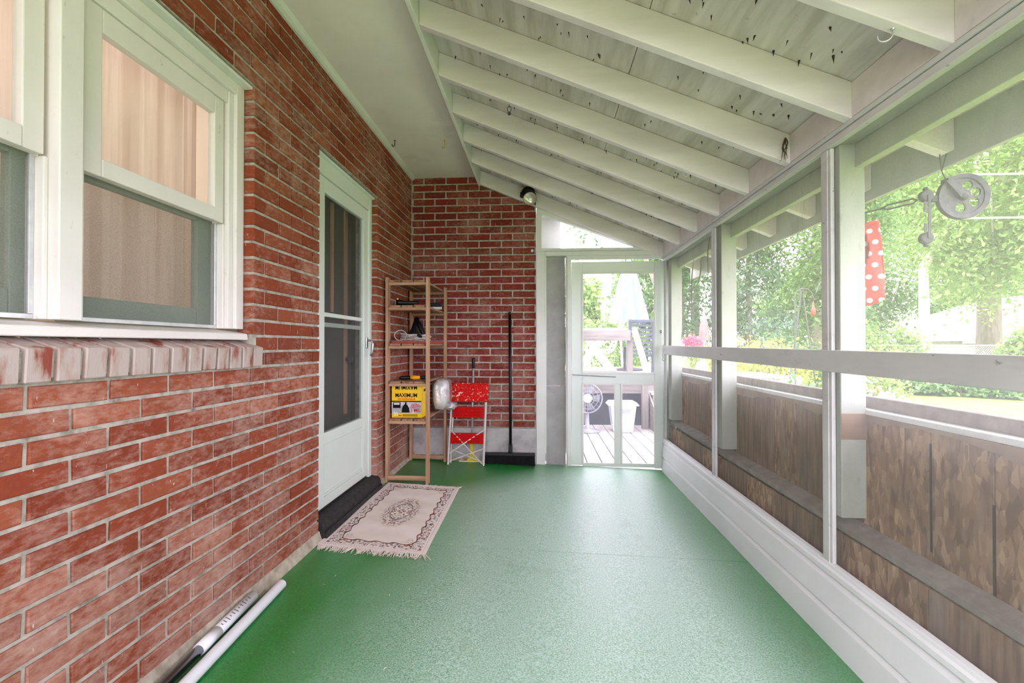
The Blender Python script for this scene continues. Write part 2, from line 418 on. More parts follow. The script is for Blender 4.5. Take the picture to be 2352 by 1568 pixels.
def brick_list(u0, u1, rows, off, holes):
    out = []
    for k in rows:
        zc = Z0 - (k + .5) * C
        spans = [(u0, u1)]
        for (h0, h1, hz0, hz1) in holes:
            if hz0 < zc < hz1:
                ns = []
                for a, c in spans:
                    if h0 > a + 1e-6: ns.append((a, min(c, h0)))
                    if h1 < c - 1e-6: ns.append((max(a, h1), c))
                    if h1 <= a or h0 >= c: pass
                spans = [(a, c) for a, c in ns if c > a]
        o = off + (L / 2 if k % 2 else 0)
        n0 = math.floor((u0 - o) / L) - 1
        for a, c in spans:
            n = math.floor((a - o) / L) - 1
            while o + n * L < c:
                s0, s1 = o + n * L + MJ / 2, o + (n + 1) * L - MJ / 2
                b0 = max(s0, a + (MJ / 2 if a == u0 else 0)); b1 = min(s1, c - (MJ / 2 if c == u1 else 0))
                if b1 - b0 > .03: out.append(((b0 + b1) / 2, zc, b1 - b0))
                n += 1
    return out

def in_view_area(x, y, z, nx, ny):
    """how large a patch at this place shows from the photograph's standpoint (only used to rank bricks)"""
    th, f = .0646, 1052.
    xc = x * math.cos(th) + y * math.sin(th); yc = -x * math.sin(th) + y * math.cos(th); zc = z - 1.08
    if yc < .2: return 0
    px, py = 1176 + f * xc / yc, 793 - f * zc / yc
    if not (-40 < px < 2392 and -20 < py < 1588): return 0
    d2 = xc * xc + yc * yc + zc * zc
    return max(0, -(x * nx + y * ny)) / (d2 ** 1.5) + 1e-9

def lay(wall, lst, axis, plane, m, nrm, limit):
    items = []
    for i, (u, z, ln) in enumerate(lst):
        p = (plane, u, z) if axis == 'x' else (u, plane, z)
        items.append((in_view_area(*p, *nrm) * ln, i, p, ln))
    items.sort(key=lambda t: -t[0])
    rest = MB()
    for rank, (ar, i, p, ln) in enumerate(items):
        me = brick_mesh(axis, ln, m, i % 5)
        jd = random.uniform(-.0016, .0010)
        q = (p[0] + jd, p[1], p[2]) if axis == 'x' else (p[0], p[1] - jd, p[2])
        if rank < limit and ar > 0:
            o = bpy.data.objects.new('brick', me); COL.objects.link(o); o.parent = wall; o.location = q
        else:
            rest.add([(v.co[0] + q[0], v.co[1] + q[1], v.co[2] + q[2]) for v in me.vertices], [tuple(f.vertices) for f in me.polygons])
    if rest.v:
        rest.build('brick_course', m, wall)['kind'] = 'stuff'

sillhole = (-1.2, 1.862, 1.0, 1.12)
lst = brick_list(-1.0, 4.152, range(-1, 38), 0.9939, [(WIN[0], WIN[1], WIN[2] - .02, WIN[3]), (DOR[0], DOR[1], DOR[2], DOR[3]), sillhole])
lay(wall_left, lst, 'x', XL, M_BRICK_L, (1, 0), 300)
lst = [b for b in brick_list(XL, -.046, range(-1, 34), XL + .2163, []) if b[1] < 2.307 - .417 * b[0] + .12]
lay(wall_back, lst, 'y', YB, M_BRICK_B, (0, -1), 300)
# rowlock sill of painted bricks under the window
for i in range(17):
    y1 = 1.865 - i * .0695; y0 = y1 - .058
    if y1 < .55: break
    j = lambda: random.uniform(-.0015, .0015)
    MB().prism([(XL - .085, 1.105 + j()), (XL + .024 + j(), 1.072 + j()), (XL + .020 + j(), .992 + j()), (XL - .06, .994)], 'y', y0 + j(), y1 + j()) \
        .build('sill_brick', M_SILLBRICK, wall_left, bevel=.003, seg=1)
MB().prism([(XL - .085, 1.098), (XL + .012, 1.066), (XL + .008, 1.002), (XL - .06, 1.0)], 'y', .58, 1.862).build('sill_mortar', M_MORTAR, wall_left)
# mortar fillet along the foot of the wall, concrete base of the end wall
def fillet(y0, y1):
    b = MB()
    for y in (y0, y1):
        z = fz(XL, y) - .012; b.v += [(XL - .02, y, z), (XL + .022, y, z), (XL + .016, y, z + .022), (XL + .002, y, .082), (XL - .02, y, .082)]
    b.f = [(0, 1, 2, 3, 4), (9, 8, 7, 6, 5)] + [(i, (i + 1) % 5, (i + 1) % 5 + 5, i + 5) for i in range(5)]
    b.build('base_fillet', M_FILLET, wall_left)
fillet(-1.0, 2.402); fillet(3.274, 4.14)
b = MB(); n = 24; rr = random.Random(4)
for k in range(n + 1):
    x = XL + .002 + (-.05 - XL) * k / n
    b.v += [(x, YB - .004, -.05), (x, YB - .004, fz(x, YB) + .02 + rr.uniform(-.01, .012)), (x, YB - .006, .334)]
for k in range(n):
    b.f += [(3 * k, 3 * k + 3, 3 * k + 4, 3 * k + 1), (3 * k + 1, 3 * k + 4, 3 * k + 5, 3 * k + 2)]
o = b.build('concrete_base', M_CONCRETE, wall_back); so = o.modifiers.new('depth', 'SOLIDIFY'); so.thickness = .03; so.offset = -1
# crumbling foam and mortar rubble at the foot of the end wall
rub = MB()
for k in range(46):
    x = random.uniform(-1.17, -.72) if k < 36 else random.uniform(-.72, -.5); s = random.uniform(.008, .024); z = fz(x, YB)
    rub.lathe([(0, -s * .6), (s, -s * .3), (s * .9, s * .4), (0, s * .8)], (x, YB - .012 - random.uniform(0, .02), z + random.uniform(.0, .05) * (1 if x < -.85 else .4)), (random.random(), random.random(), 1), 6)
rub.build('mortar_rubble', mat('foam_rubble', [(128, 98, 62), (190, 162, 118), (206, 186, 150)], 40, rough=.95, bump=.6, bscale=200), wall_back)['kind'] = 'stuff'

# ------------------------------------------------------------------ ceiling: rafters, plywood, soffit, fascia
rb = lambda x: 2.307 - .417 * x      # underside of rafters
rt = lambda x: 2.434 - .417 * x      # top of rafters
b = MB(); b.prism([(-.575, rt(-.575) + .016), (1.46, rt(1.46) + .016), (1.46, rt(1.46) + .05), (-.575, rt(-.575) + .05)], 'y', -1.0, 4.42)
ceiling = struct(b.build('ceiling', mat('roof_shingle', [(70, 68, 66), (92, 90, 88)], 20, rough=.95)), 'sloped white rafter ceiling of the porch', 'ceiling')
YR = [1.25 + .393 * k for k in range(-5, 7)] + [4.108]
for y in YR:
    MB().prism([(-.556, rb(-.556)), (1.375, rb(1.375)), (1.40, rb(1.40) + .022), (1.40, rt(1.40)), (-.556, rt(-.556))], 'y', y, y + .038).build('rafter', M_RAFTER, ceiling, bevel=.003)
ysh = [-1.0, .8755, 2.0735, 3.2535, 4.40]
for a, c in zip(ysh, ysh[1:]):
    for x0, x1 in ((-.556, .3825), (.3855, 1.44)):
        MB().prism([(x0, rt(x0) + .001), (x1, rt(x1) + .001), (x1, rt(x1) + .013), (x0, rt(x0) + .013)], 'y', a + .0008, c - .0008).build('plywood_sheet', M_PLY, ceiling)
nails = MB(); rr = random.Random(11)
for i in range(520):
    x = rr.uniform(-.5, 1.02); y = rr.uniform(.9, 4.05); z = rt(x) + .001
    if rr.random() < .45: x = -.45 + .14 * round((x + .45) / .14) + rr.uniform(-.01, .01); z = rt(x) + .001
    h = rr.uniform(.008, .026); r = rr.uniform(.0018, .0034); dx, dy = rr.uniform(-.006, .006), rr.uniform(-.006, .006)
    nails.add([(x - r, y - r, z), (x + r, y - r, z), (x + r, y + r, z), (x - r, y + r, z), (x + dx, y + dy, z - h)], [(0, 1, 4), (1, 2, 4), (2, 3, 4), (3, 0, 4)])
nails.build('roofing_nail', mat('rusty_nail', [(44, 36, 30), (70, 56, 46)], 30, rough=.8), ceiling)['kind'] = 'stuff'
BOX('soffit_panel', M_SOFFIT, ceiling, -1.34, -.574, -1.0, 4.30, 2.627, 2.640)
BOX('house_roof_deck', M_DARK, ceiling, -1.36, -.57, -1.0, 4.42, 2.70, 2.80)
BOX('fascia_board', M_PAINT, ceiling, -.578, -.556, -1.0, 4.148, 2.538, 2.71, .002)
# frieze moulding where the brick meets the soffit
tr = semp('trim_1', 'white frieze moulding where the brick meets the soffit', 'trim')
MB().prism([(XL + .0005, 2.598), (XL + .014, 2.598), (XL + .016, 2.6265), (XL + .0005, 2.6265)], 'y', -1.0, 4.15).build('frieze_board', M_PAINT, tr)
MB().prism([(XL + .0165, 2.606), (XL + .027, 2.611), (XL + .029, 2.618), (XL + .040, 2.6265), (XL + .0165, 2.6265)], 'y', -1.0, 4.15).build('cove_strip', M_PAINT, tr)

# ------------------------------------------------------------------ right screen wall
wr = semp('wall_right', 'white framed insect screen wall over a raw board knee wall', 'wall')
PY = [-.45, .655, 1.757, 2.868, 3.955]        # posts (camera-side face)
for y in PY:
    BOX('post', M_POST, wr, 1.096, 1.185, y, y + .089, .448, 1.822, .003)
BOX('top_plate', M_POST, wr, 1.096, 1.186, -1.0, 4.15, 1.822, 1.864, .003)
BOX('header_board', M_POST, wr, 1.150, 1.184, -1.0, 4.15, 1.735, 1.8215, .003)
BOX('head_trim', M_SCREENFRAME, wr, 1.070, 1.0955, -1.0, 4.148, 1.819, 1.846, .003)
BOX('head_trim', M_SCREENFRAME, wr, 1.064, 1.0955, -1.0, 4.148, 1.848, 1.864, .003)
for a, c in zip(YR, YR[1:]):
    MB().prism([(1.066, 1.8655), (1.088, 1.8655), (1.088, rt(1.088) - .002), (1.066, rt(1.066) - .002)], 'y', a + .0385, c - .0005).build('blocking', M_RAFTER, wr, bevel=.002)
BY = [(.64, .70), (1.782, 1.842), (2.935, 2.993), (4.085, 4.125)]
for a, c in BY:
    BOX('batten', M_SCREENFRAME, wr, 1.079, 1.0935, a, c, .255, 1.8185, .0025)
    BOX('batten_bead', M_SCREENFRAME, wr, 1.0745, 1.0785, a + .014, c - .016, .258, 1.817, .001)
MB().hexa([(1.050, -1.0, .958), (1.0735, -1.0, .958), (1.0735, 4.07, 1.004), (1.050, 4.07, 1.004), (1.050, -1.0, 1.043), (1.0735, -1.0, 1.043), (1.0735, 4.07, 1.079), (1.050, 4.07, 1.079)]) \
    .build('guard_rail', M_SCREENFRAME, wr, bevel=.003)
edges = [-1.0, .67, 1.81, 2.962, 4.12]
for k, (a, c) in enumerate(zip(edges, edges[1:])):
    g = MB(); ny, nz = 10, 12
    for j in range(nz + 1):
        for i in range(ny + 1):
            y = a + (c - a) * i / ny; z = .25 + 1.585 * j / nz
            e = math.sin(math.pi * i / ny) * math.sin(math.pi * j / nz)
            g.v.append((1.0945 + .0006 * e * math.sin(3 * i + j), y, z))
    for j in range(nz):
        for i in range(ny):
            q = j * (ny + 1) + i; g.f.append((q, q + 1, q + ny + 2, q + ny + 1))
    g.build('screen_mesh', M_SCREEN if k == 2 else M_SCREEN_CLEAN, wr, smooth=True)

def osb_mat():
    t = NT('oriented_strand_board')
    v = t.n.new('ShaderNodeTexVoronoi'); v.inputs['Scale'].default_value = 62; t.link(t.coord((1, .9, .40)), v.inputs['Vector'])
    v2 = t.n.new('ShaderNodeTexVoronoi'); v2.inputs['Scale'].default_value = 40; t.link(t.coord((1, 1.6, .35), (2, 3, 1)), v2.inputs['Vector'])
    s = t.n.new('ShaderNodeSeparateColor'); t.link(v.outputs['Color'], s.inputs[0]); s2 = t.n.new('ShaderNodeSeparateColor'); t.link(v2.outputs['Color'], s2.inputs[0])
    m = t.math('ADD', t.math('MULTIPLY', s.outputs[0], .5), t.math('MULTIPLY', s2.outputs[1], .5))
    c = t.ramp(m, [(112, 82, 60), (142, 110, 84), (158, 126, 98), (190, 160, 128)], .12, .92)
    d = t.rng(t.noise(2.6, (1, 1, 1), 5, .6), .48, .7, 0, .55); c = t.mix(d, c, (92, 74, 62))
    g = t.rng(t.noise(5, (1, 1, .4), 4, .6, (4, 4, 4)), .55, .72, 0, .5); c = t.mix(g, c, (156, 140, 128))
    t.color(c); t.p(.85, .2); t.bump(m, .4, .002); return t.m
M_OSB = osb_mat()
M_OLDPLY = mat('weathered_board', [(96, 72, 56), (128, 98, 76), (142, 114, 92)], 9, (1, 6, .5), rough=.85, bump=.3, bscale=50, bstretch=(1, 6, .4), dirt=[((152, 136, 126), 5, .56, .7, .5, (1, 1, .5)), ((70, 52, 42), 7, .6, .75, .5, (1, 3, .4))])
M_STRIP = mat('wood_strip_paper', [(132, 108, 91), (150, 126, 108)], 10, rough=.9, bump=.2)
seams = [-1.0, -.3, .35, .86, 1.285, 1.482, 1.80, 2.225, 2.425, 2.63, 2.90, 3.34, 3.612, 3.823, 4.14]
for i, (a, c) in enumerate(zip(seams, seams[1:])):
    BOX('sheathing_board', M_OSB if c < 2.1 or i % 3 == 1 else M_OLDPLY, wr, 1.1865, 1.198, a + .002, c - .002, .20, .826, .001, 1)
BOX('outer_cladding', M_DARK, wr, 1.1985, 1.206, -1.0, 4.15, -.3, .826)
lowseams = [-1.0, -.2, .5, 1.05, 1.42, 1.80, 2.30, 2.60, 2.95, 3.30, 3.70, 4.14]
for i, (a, c) in enumerate(zip(lowseams, lowseams[1:])):
    BOX('knee_board', M_OLDPLY if i % 2 else M_OSB, wr, 1.126, 1.136, a + .002, c - .002, -.02, .372, .001, 1)
MB().hexa([(1.126, -1.0, .362), (1.186, -1.0, .372), (1.186, 4.14, .405), (1.126, 4.14, .395), (1.126, -1.0, .385), (1.186, -1.0, .408), (1.186, 4.14, .443), (1.126, 4.14, .42)]).build('girt', M_DUSTY, wr, bevel=.004)
BOX('sill_ledge', M_SCREENFRAME, wr, 1.182, 1.226, -1.0, 4.15, .8265, .846, .003)
BOX('outer_sill', M_DUSTY, wr, 1.226, 1.262, -1.0, 4.15, .80, .888, .003)
# torn brown paper strip stapled along the top of the boards
b = MB(); rr = random.Random(5); n = 120
ph = 0
for k in range(n + 1):
    y = -.2 + 4.3 * k / n; w = .028 + .016 * math.sin(y * 7.3) + rr.uniform(-.005, .005)
    b.v += [(1.1845, y, .8255), (1.1835, y, .8255 - max(.006, w))]
for k in range(n): b.f.append((2 * k, 2 * k + 2, 2 * k + 3, 2 * k + 1))
o = b.build('paper_strip', M_STRIP, wr); so = o.modifiers.new('depth', 'SOLIDIFY'); so.thickness = .0012
MB().box(1.0965, 1.187, 1.7555, 1.757, .735, .83).build('paper_flap', M_STRIP, wr)
for y, z0, z1 in ((1.482, .45, .78), (1.287, .30, .66)):
    BOX('marker_line', M_INK, wr, 1.1855, 1.1866, y - .0035, y + .0035, z0, z1)
# eave outside: fascia
BOX('eave_fascia', M_POST, ceiling, 1.401, 1.421, -1.0, 4.42, 1.70, 1.875, .002)

# vinyl skirt along the foot of the screen wall
skirt = semp('baseboard_right', 'white lapped vinyl skirt along the foot of the screen wall', 'baseboard')
def course(prof, name):
    b = MB(); n = len(prof)
    for y, dz in ((-1.0, 0.), (4.12, -.012)):
        b.v += [(x, y, z + dz) for x, z in prof]
    b.f = [tuple(range(n))[::-1], tuple(range(n, 2 * n))] + [(i, (i + 1) % n, (i + 1) % n + n, i + n) for i in range(n)]
    return b.build(name, M_SIDING, skirt, bevel=.0015)
course([(1.052, -.04), (1.056, .02), (1.060, .088), (1.070, .108), (1.080, .115), (1.085, .115), (1.085, -.04)], 'siding_course')
course([(1.058, .1155), (1.0615, .150), (1.066, .208), (1.076, .228), (1.082, .235), (1.0865, .235), (1.0865, .1155)], 'siding_course')
course([(1.064, .236), (1.0645, .254), (1.070, .262), (1.072, .274), (1.092, .277), (1.092, .236)], 'top_trim')

# ------------------------------------------------------------------ wall behind the camera: knee wall and posts
wf = semp('wall_front', 'white post and rail end of the porch behind the viewer', 'wall')
BOX('knee_wall', M_PAINT, wf, -1.19, 1.19, -1.08, -1.002, -.1, .60)
for x in (-1.18, -.1, 1.10): BOX('post', M_PAINT, wf, x, x + .08, -1.08, -1.002, .60, 1.85 if x > 1 else 2.5)

# ------------------------------------------------------------------ end wall: jambs, grey panel, transom
BOX('jamb_board', M_PAINT, wall_back, -.046, .030, 4.128, 4.24, .0, 1.928, .003)
BOX('jamb_stop', M_PAINT, wall_back, .0305, .043, 4.136, 4.24, .11, 1.885, .002)
BOX('cement_panel', M_GREYPANEL, wall_back, .0435, .214, 4.186, 4.196, .715, 1.884)
BOX('cement_panel', M_GREYPANEL, wall_back, .0435, .216, 4.178, 4.1855, .0, .712)
BOX('door_jamb', M_PAINT, wall_back, .2275, .266, 4.128, 4.24, .0, 1.885, .003)
BOX('door_stop', M_PAINT, wall_back, .217, .227, 4.133, 4.20, .11, 1.885, .002)
BOX('head_board', M_PAINT, wall_back, .031, 1.10, 4.130, 4.24, 1.8855, 1.926, .003)
BOX('head_stop', M_PAINT, wall_back, .2665, 1.10, 4.1305, 4.16, 1.850, 1.885, .002)
BOX('corner_post', M_POST, wall_back, 1.100, 1.186, 4.151, 4.24, -.05, 1.84, .003)
win2 = semp('window_2', 'triangular clear transom pane above the screen door', 'window')
tp = lambda x: rb(x) + .0                        # follows the last rafter
BOX('sill_rail', M_PAINT, win2, -.046, 1.06, 4.124, 4.21, 1.9275, 1.952, .002)
MB().prism([(-.046, 1.9525), (.0, 1.9525), (.0, tp(0) + .03), (-.046, tp(-.046) + .03)], 'y', 4.147, 4.21).build('stile', M_PAINT, win2, bevel=.002)
MB().prism([(.0005, tp(0) - .035), (.875, 1.9525), (1.00, 1.9525), (.0005, tp(0) + .03)], 'y', 4.147, 4.21).build('raking_rail', M_PAINT, win2, bevel=.002)
MB().prism([(.0, 1.952), (.88, 1.952), (.0, tp(0) - .03)], 'y', 4.176, 4.179).build('pane', M_GLASS, win2)

# ------------------------------------------------------------------ screen door in the end wall
d2 = semp('door_2', 'white wooden screen door leading out to the deck', 'door')
Y0, Y1 = 4.149, 4.180
def dpart(n, x0, x1, z0, z1): return BOX(n, M_DOORWHITE, d2, x0, x1, Y0, Y1, z0, z1, .002)
dpart('stile', .270, .367, .008, 1.832); dpart('stile', 1.003, 1.092, -.012, 1.832)
dpart('top_rail', .3675, 1.0025, 1.728, 1.832); dpart('lock_rail', .3675, 1.0025, .735, .832)
dpart('bottom_rail', .3675, 1.0025, -.004, .022); dpart('mullion', .653, .711, .0225, .7345)
def moulding(x0, x1, z0, z1, w=.016):
    y0, y1 = Y0 - .006, Y0 + .004
    for q in ([(x0 - w, z0 - w), (x1 + w, z0 - w), (x1, z0), (x0, z0)], [(x0, z1), (x1, z1), (x1 + w, z1 + w), (x0 - w, z1 + w)],
              [(x0 - w, z0 - w), (x0, z0), (x0, z1), (x0 - w, z1 + w)], [(x1, z0), (x1 + w, z0 - w), (x1 + w, z1 + w), (x1, z1)]):
        MB().prism(q, 'y', y0, Y0 - .0005).build('moulding', M_PAINT, d2, bevel=.0012, seg=1)
for (x0, x1, z0, z1) in ((.375, .995, .840, 1.720), (.375, .645, .030, .727), (.719, .995, .030, .727)):
    moulding(x0, x1, z0, z1)
    MB().add([(x0 - .01, Y0 + .012, z0 - .01), (x1 + .01, Y0 + .012, z0 - .01), (x1 + .01, Y0 + .012, z1 + .01), (x0 - .01, Y0 + .012, z1 + .01)], [(0, 1, 2, 3)]).build('screen_mesh', M_SCREEND, d2)
pts = []
for k in range(240):
    t = k / 239; a = t * 2 * math.pi * 36
    pts.append((.275 + .385 * t, 4.138 + .004 * math.cos(a), .816 - .018 * t + .004 * math.sin(a)))
MB().tube(pts, .0014, 5).build('door_spring', mat('dark_spring', [(46, 52, 42), (80, 84, 72)], 60, rough=.6, metal=.4), d2)
BOX('latch_plate', M_BLACKP, d2, 1.056, 1.064, 4.1455, 4.1485, 1.19, 1.215, .001)
MB().tube([(1.06, 4.148, 1.205), (1.06, 4.135, 1.205), (1.062, 4.132, 1.195), (1.062, 4.132, 1.165)], .003, 6).build('latch_lever', M_ALU, d2)
hook = MB().tube([(1.083, 4.140, 1.085), (1.078, 4.132, 1.083), (1.078, 4.130, 1.03), (1.070, 4.132, 1.0), (1.074, 4.134, .965), (1.064, 4.134, .955), (1.074, 4.134, .945), (1.084, 4.134, .955)], .0022, 6)
hook.build('door_hook', M_BLACKP, d2)
for x, z in ((.52, 1.79), (.80, 1.79)):
    MB().lathe([(.008, 0), (.008, .0015), (.006, .002)], (x, Y0, z), (0, -1, 0), 14).build('screw_plug', M_PAINT, d2)

# ------------------------------------------------------------------ storm door in the brick wall
d1 = semp('door_1', 'pale green white storm door with screen panes in the brick wall', 'door')
XF = -1.250
def sp(n, y0, y1, z0, z1, x0=XF - .032, x1=XF, m=None, bv=.003): return BOX(n, m or M_DOORWHITE, d1, x0, x1, y0, y1, z0, z1, bv)
sp('jamb', 2.401, 2.455, .13, 2.161, XF - .06, XF + .010); sp('jamb', 3.228, 3.2755, .13, 2.161, XF - .06, XF + .010)
sp('head', 2.4555, 3.2275, 2.055, 2.161, XF - .06, XF + .010); sp('drip_cap', 2.402, 3.275, 2.145, 2.1605, XF + .0105, XF + .030)
sp('stile', 2.459, 2.568, .150, 2.051); sp('stile', 3.148, 3.224, .150, 2.051)
sp('top_rail', 2.5685, 3.1475, 1.965, 2.051); sp('cross_rail', 2.5685, 3.1475, 1.248, 1.272, XF - .028, XF - .002); sp('lower_sash_rail', 2.5685, 3.1475, 1.190, 1.216, XF - .031, XF - .024, M_DOORWHITE, .001)
sp('bottom_rail', 2.5685, 3.1475, .150, .205); sp('lock_rail', 2.5685, 3.1475, .515, .575)
sp('kick_panel', 2.5685, 3.1475, .2055, .5145, XF - .025, XF - .008, None, .001)
for q in ((2.575, 3.142, .214, .222), (2.575, 3.142, .498, .506), (2.575, 2.583, .2225, .4975), (3.134, 3.142, .2225, .4975)):
    sp('panel_bead', *q, XF - .0078, XF - .002, None, .001)
for z0, z1 in ((.573, 1.250), (1.270, 1.967)):
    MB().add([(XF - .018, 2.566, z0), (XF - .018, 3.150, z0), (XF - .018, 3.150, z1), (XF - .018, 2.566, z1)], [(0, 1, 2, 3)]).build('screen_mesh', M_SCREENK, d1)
hb = MB().box(XF + .0005, XF + .012, 3.176, 3.202, 1.060, 1.135)
ho = hb.build('handle_plate', M_STEEL, d1, bevel=.004)
MB().tube([(XF + .012, 3.189, 1.118), (XF + .045, 3.189, 1.112), (XF + .05, 3.189, 1.09), (XF + .046, 3.187, 1.03), (XF + .036, 3.187, 1.005)], [.008, .008, .009, .008, .006], 8).build('handle_lever', M_STEEL, d1, smooth=True)
sp('door_sweep', 2.459, 3.224, .137, .1495, XF - .02, XF - .006, M_BLACKR, .001)
# threshold step
MB().prism([(XL - .21, .0), (XL + .028, .0), (XL + .028, .095), (XL + .012, .128), (XL - .06, .136), (XL - .21, .136)], 'y', 2.408, 3.285).build('threshold', M_BLACKR, d1, bevel=.006)
BOX('threshold_lip', M_BLACKR, d1, XL + .0285, XL + .040, 2.412, 3.28, .02, .074, .003)
# inner door behind the storm door
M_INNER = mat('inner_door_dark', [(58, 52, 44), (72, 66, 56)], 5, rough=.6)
M_TAN = mat('tan_wood_bar', [(196, 140, 104), (206, 152, 116)], 8, (1, 1, .2), rough=.5)
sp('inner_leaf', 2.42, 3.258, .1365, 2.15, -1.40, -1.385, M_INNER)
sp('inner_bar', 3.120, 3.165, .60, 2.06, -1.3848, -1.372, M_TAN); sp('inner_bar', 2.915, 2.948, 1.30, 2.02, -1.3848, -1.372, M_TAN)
MB().lathe([(.012, 0), (.012, .02), (.028, .032), (.03, .045), (.018, .058), (.0, .06)], (-1.3848, 3.14, .98), (1, 0, 0), 16).build('inner_knob', M_BLACKP, d1, smooth=True)

# ------------------------------------------------------------------ double hung window
w1 = semp('window_1', 'pale painted double hung window pair with beige curtains behind', 'window')
M_SASH = mat('sash_paint', [(216, 212, 206), (223, 220, 214)], 3, rough=.5, bump=.15, bscale=120, dirt=[((150, 140, 124), 40, .66, .76, .5, (1, 1, .5))])
M_GREYSASH = mat('sage_sash_paint', [(150, 164, 148), (164, 176, 160)], 4, rough=.6, dirt=[((90, 92, 84), 50, .66, .75, .6, (1, 1, 1))])
def wp(n, x0, x1, y0, y1, z0, z1, m=None, bv=.003, par=None): return BOX(n, m or M_SASH, par or w1, x0, x1, y0, y1, z0, z1, bv)
wp('casing', -1.30, -1.240, 1.785, 1.832, 1.147, 2.158); wp('casing_step', -1.30, -1.254, 1.757, 1.7845, 1.147, 2.105)
wp('head_casing', -1.30, -1.240, .46, 1.7845, 2.1055, 2.158); wp('head_step', -1.30, -1.258, .52, 1.7565, 2.055, 2.105)
wp('drip_cap', -1.2395, -1.205, .46, 1.833, 2.148, 2.160, M_PAINT, .002)
wp('casing', -1.30, -1.240, .46, .507, 1.147, 2.105)
MB().prism([(-1.32, 1.146), (-1.222, 1.128), (-1.218, 1.102), (-1.32, 1.102)], 'y', .458, 1.832).build('sill', M_SASH, w1, bevel=.004)
wp('mullion', -1.30, -1.238, 1.098, 1.160, 1.147, 2.105); wp('mullion_bead', -1.2975, -1.255, 1.1605, 1.178, 1.147, 2.055)
def unit(y0, y1, sw):
    xa, xb = -1.296, -1.266
    US, LS, SP = emp('upper_sash', w1), emp('lower_sash', w1), emp('screen_panel', w1)
    a, c = y0 + .002, y1 - .013
    wp('upper_stile', xa, xb, a, a + .058, 1.566, 2.054, par=US); wp('upper_stile', xa, xb, c - .05, c, 1.566, 2.054, par=US)
    wp('upper_rail', xa, xb, a + .0585, c - .0505, 1.985, 2.054, par=US); wp('meeting_rail', xa, xb + .002, a + .0585, c - .0505, 1.566, 1.618, par=US)
    MB().box(-1.284, -1.281, a + .055, c - .047, 1.614, 1.99).build('pane', M_GLASS, US)
    wp('jamb_liner', -1.33, -1.268, y1 - .0125, y1, 1.147, 1.5655)
    # aluminium screen frame and screen in front of the lower sash
    xs = -1.292
    for q in ((a, c, 1.1475, 1.160), (a, a + .012, 1.1605, 1.5655), (c - .012, c, 1.1605, 1.5655)):
        wp('screen_frame', xs - .008, xs, *q, M_ALU, .001, par=SP)
    MB().add([(xs - .005, a + .01, 1.158), (xs - .005, c - .01, 1.158), (xs - .005, c - .01, 1.566), (xs - .005, a + .01, 1.566)], [(0, 1, 2, 3)]).build('screen_mesh', M_SCREENK, SP)
    xl0, xl1 = -1.345, -1.318
    wp('lower_stile', xl0, xl1, a, a + .055, 1.147, 1.60, M_GREYSASH, par=LS); wp('lower_stile', xl0, xl1, c - sw, c + .01, 1.147, 1.60, M_GREYSASH, par=LS)
    wp('lower_rail', xl0, xl1, a + .0555, c - sw - .0005, 1.147, 1.222, M_GREYSASH, par=LS); wp('lower_meeting_rail', xl0, xl1, a + .0555, c - sw - .0005, 1.56, 1.60, M_GREYSASH, par=LS)
    MB().box(-1.333, -1.330, a + .05, c - sw + .005, 1.218, 1.563).build('pane', M_GLASS, LS)
unit(1.178, 1.757, .072); unit(.519, 1.098, .034)
def curtain(y0, y1, z0, z1, x, nf):
    b = MB(); n = 140
    for j in range(2):
        for i in range(n + 1):
            t = i / n; y = y0 + (y1 - y0) * t
            w = .016 * math.sin(t * nf * 6.283) + .008 * math.sin(t * nf * 2.3 * 6.283 + 1) + .004 * math.sin(t * nf * 5 * 6.283)
            b.v.append((x + w, y, (z0, z1)[j]))
    for i in range(n): b.f.append((i, i + 1, n + 2 + i, n + 1 + i))
    return b
def cloth_mat(name, cols, tr):
    t = NT(name); t.n.remove(t.b)
    c = t.ramp(t.noise(5, (1, 9, .3), 4), cols, .3, .7)
    df = t.n.new('ShaderNodeBsdfDiffuse'); tl = t.n.new('ShaderNodeBsdfTranslucent'); mx = t.n.new('ShaderNodeMixShader'); mx.inputs[0].default_value = tr
    t.link(c, df.inputs[0]); t.link(c, tl.inputs[0]); t.link(df.outputs[0], mx.inputs[1]); t.link(tl.outputs[0], mx.inputs[2]); t.link(mx.outputs[0], t.out.inputs[0]); return t.m
M_CURTAIN = cloth_mat('beige_curtain', [(204, 188, 176), (224, 210, 200)], .5)
curtain(.50, 1.80, 1.12, 2.14, -1.42, 9).build('curtain', M_CURTAIN, w1, smooth=True)
# lit room behind the window
b = MB(); b.box(-3.2, -1.362, -.9, 2.3, .0, 2.55)
b.f = [f for f in b.f if f != (1, 3, 7, 5)]
struct(b.build('wall_interior', mat('beige_room', [(214, 202, 188), (222, 212, 198)], 2, rough=.8)), 'beige walls of the lit room inside the house', 'wall')
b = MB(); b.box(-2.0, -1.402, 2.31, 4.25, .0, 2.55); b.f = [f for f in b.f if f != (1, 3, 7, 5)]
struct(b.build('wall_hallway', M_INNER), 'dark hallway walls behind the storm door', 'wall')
rl = bpy.data.objects.new('room_lamp', bpy.data.lights.new('room_lamp', 'POINT')); COL.objects.link(rl)
rl.location = (-2.3, 1.2, 2.1); rl.data.energy = 4.2; rl.data.color = (1, .93, .87); rl.data.shadow_soft_size = .15

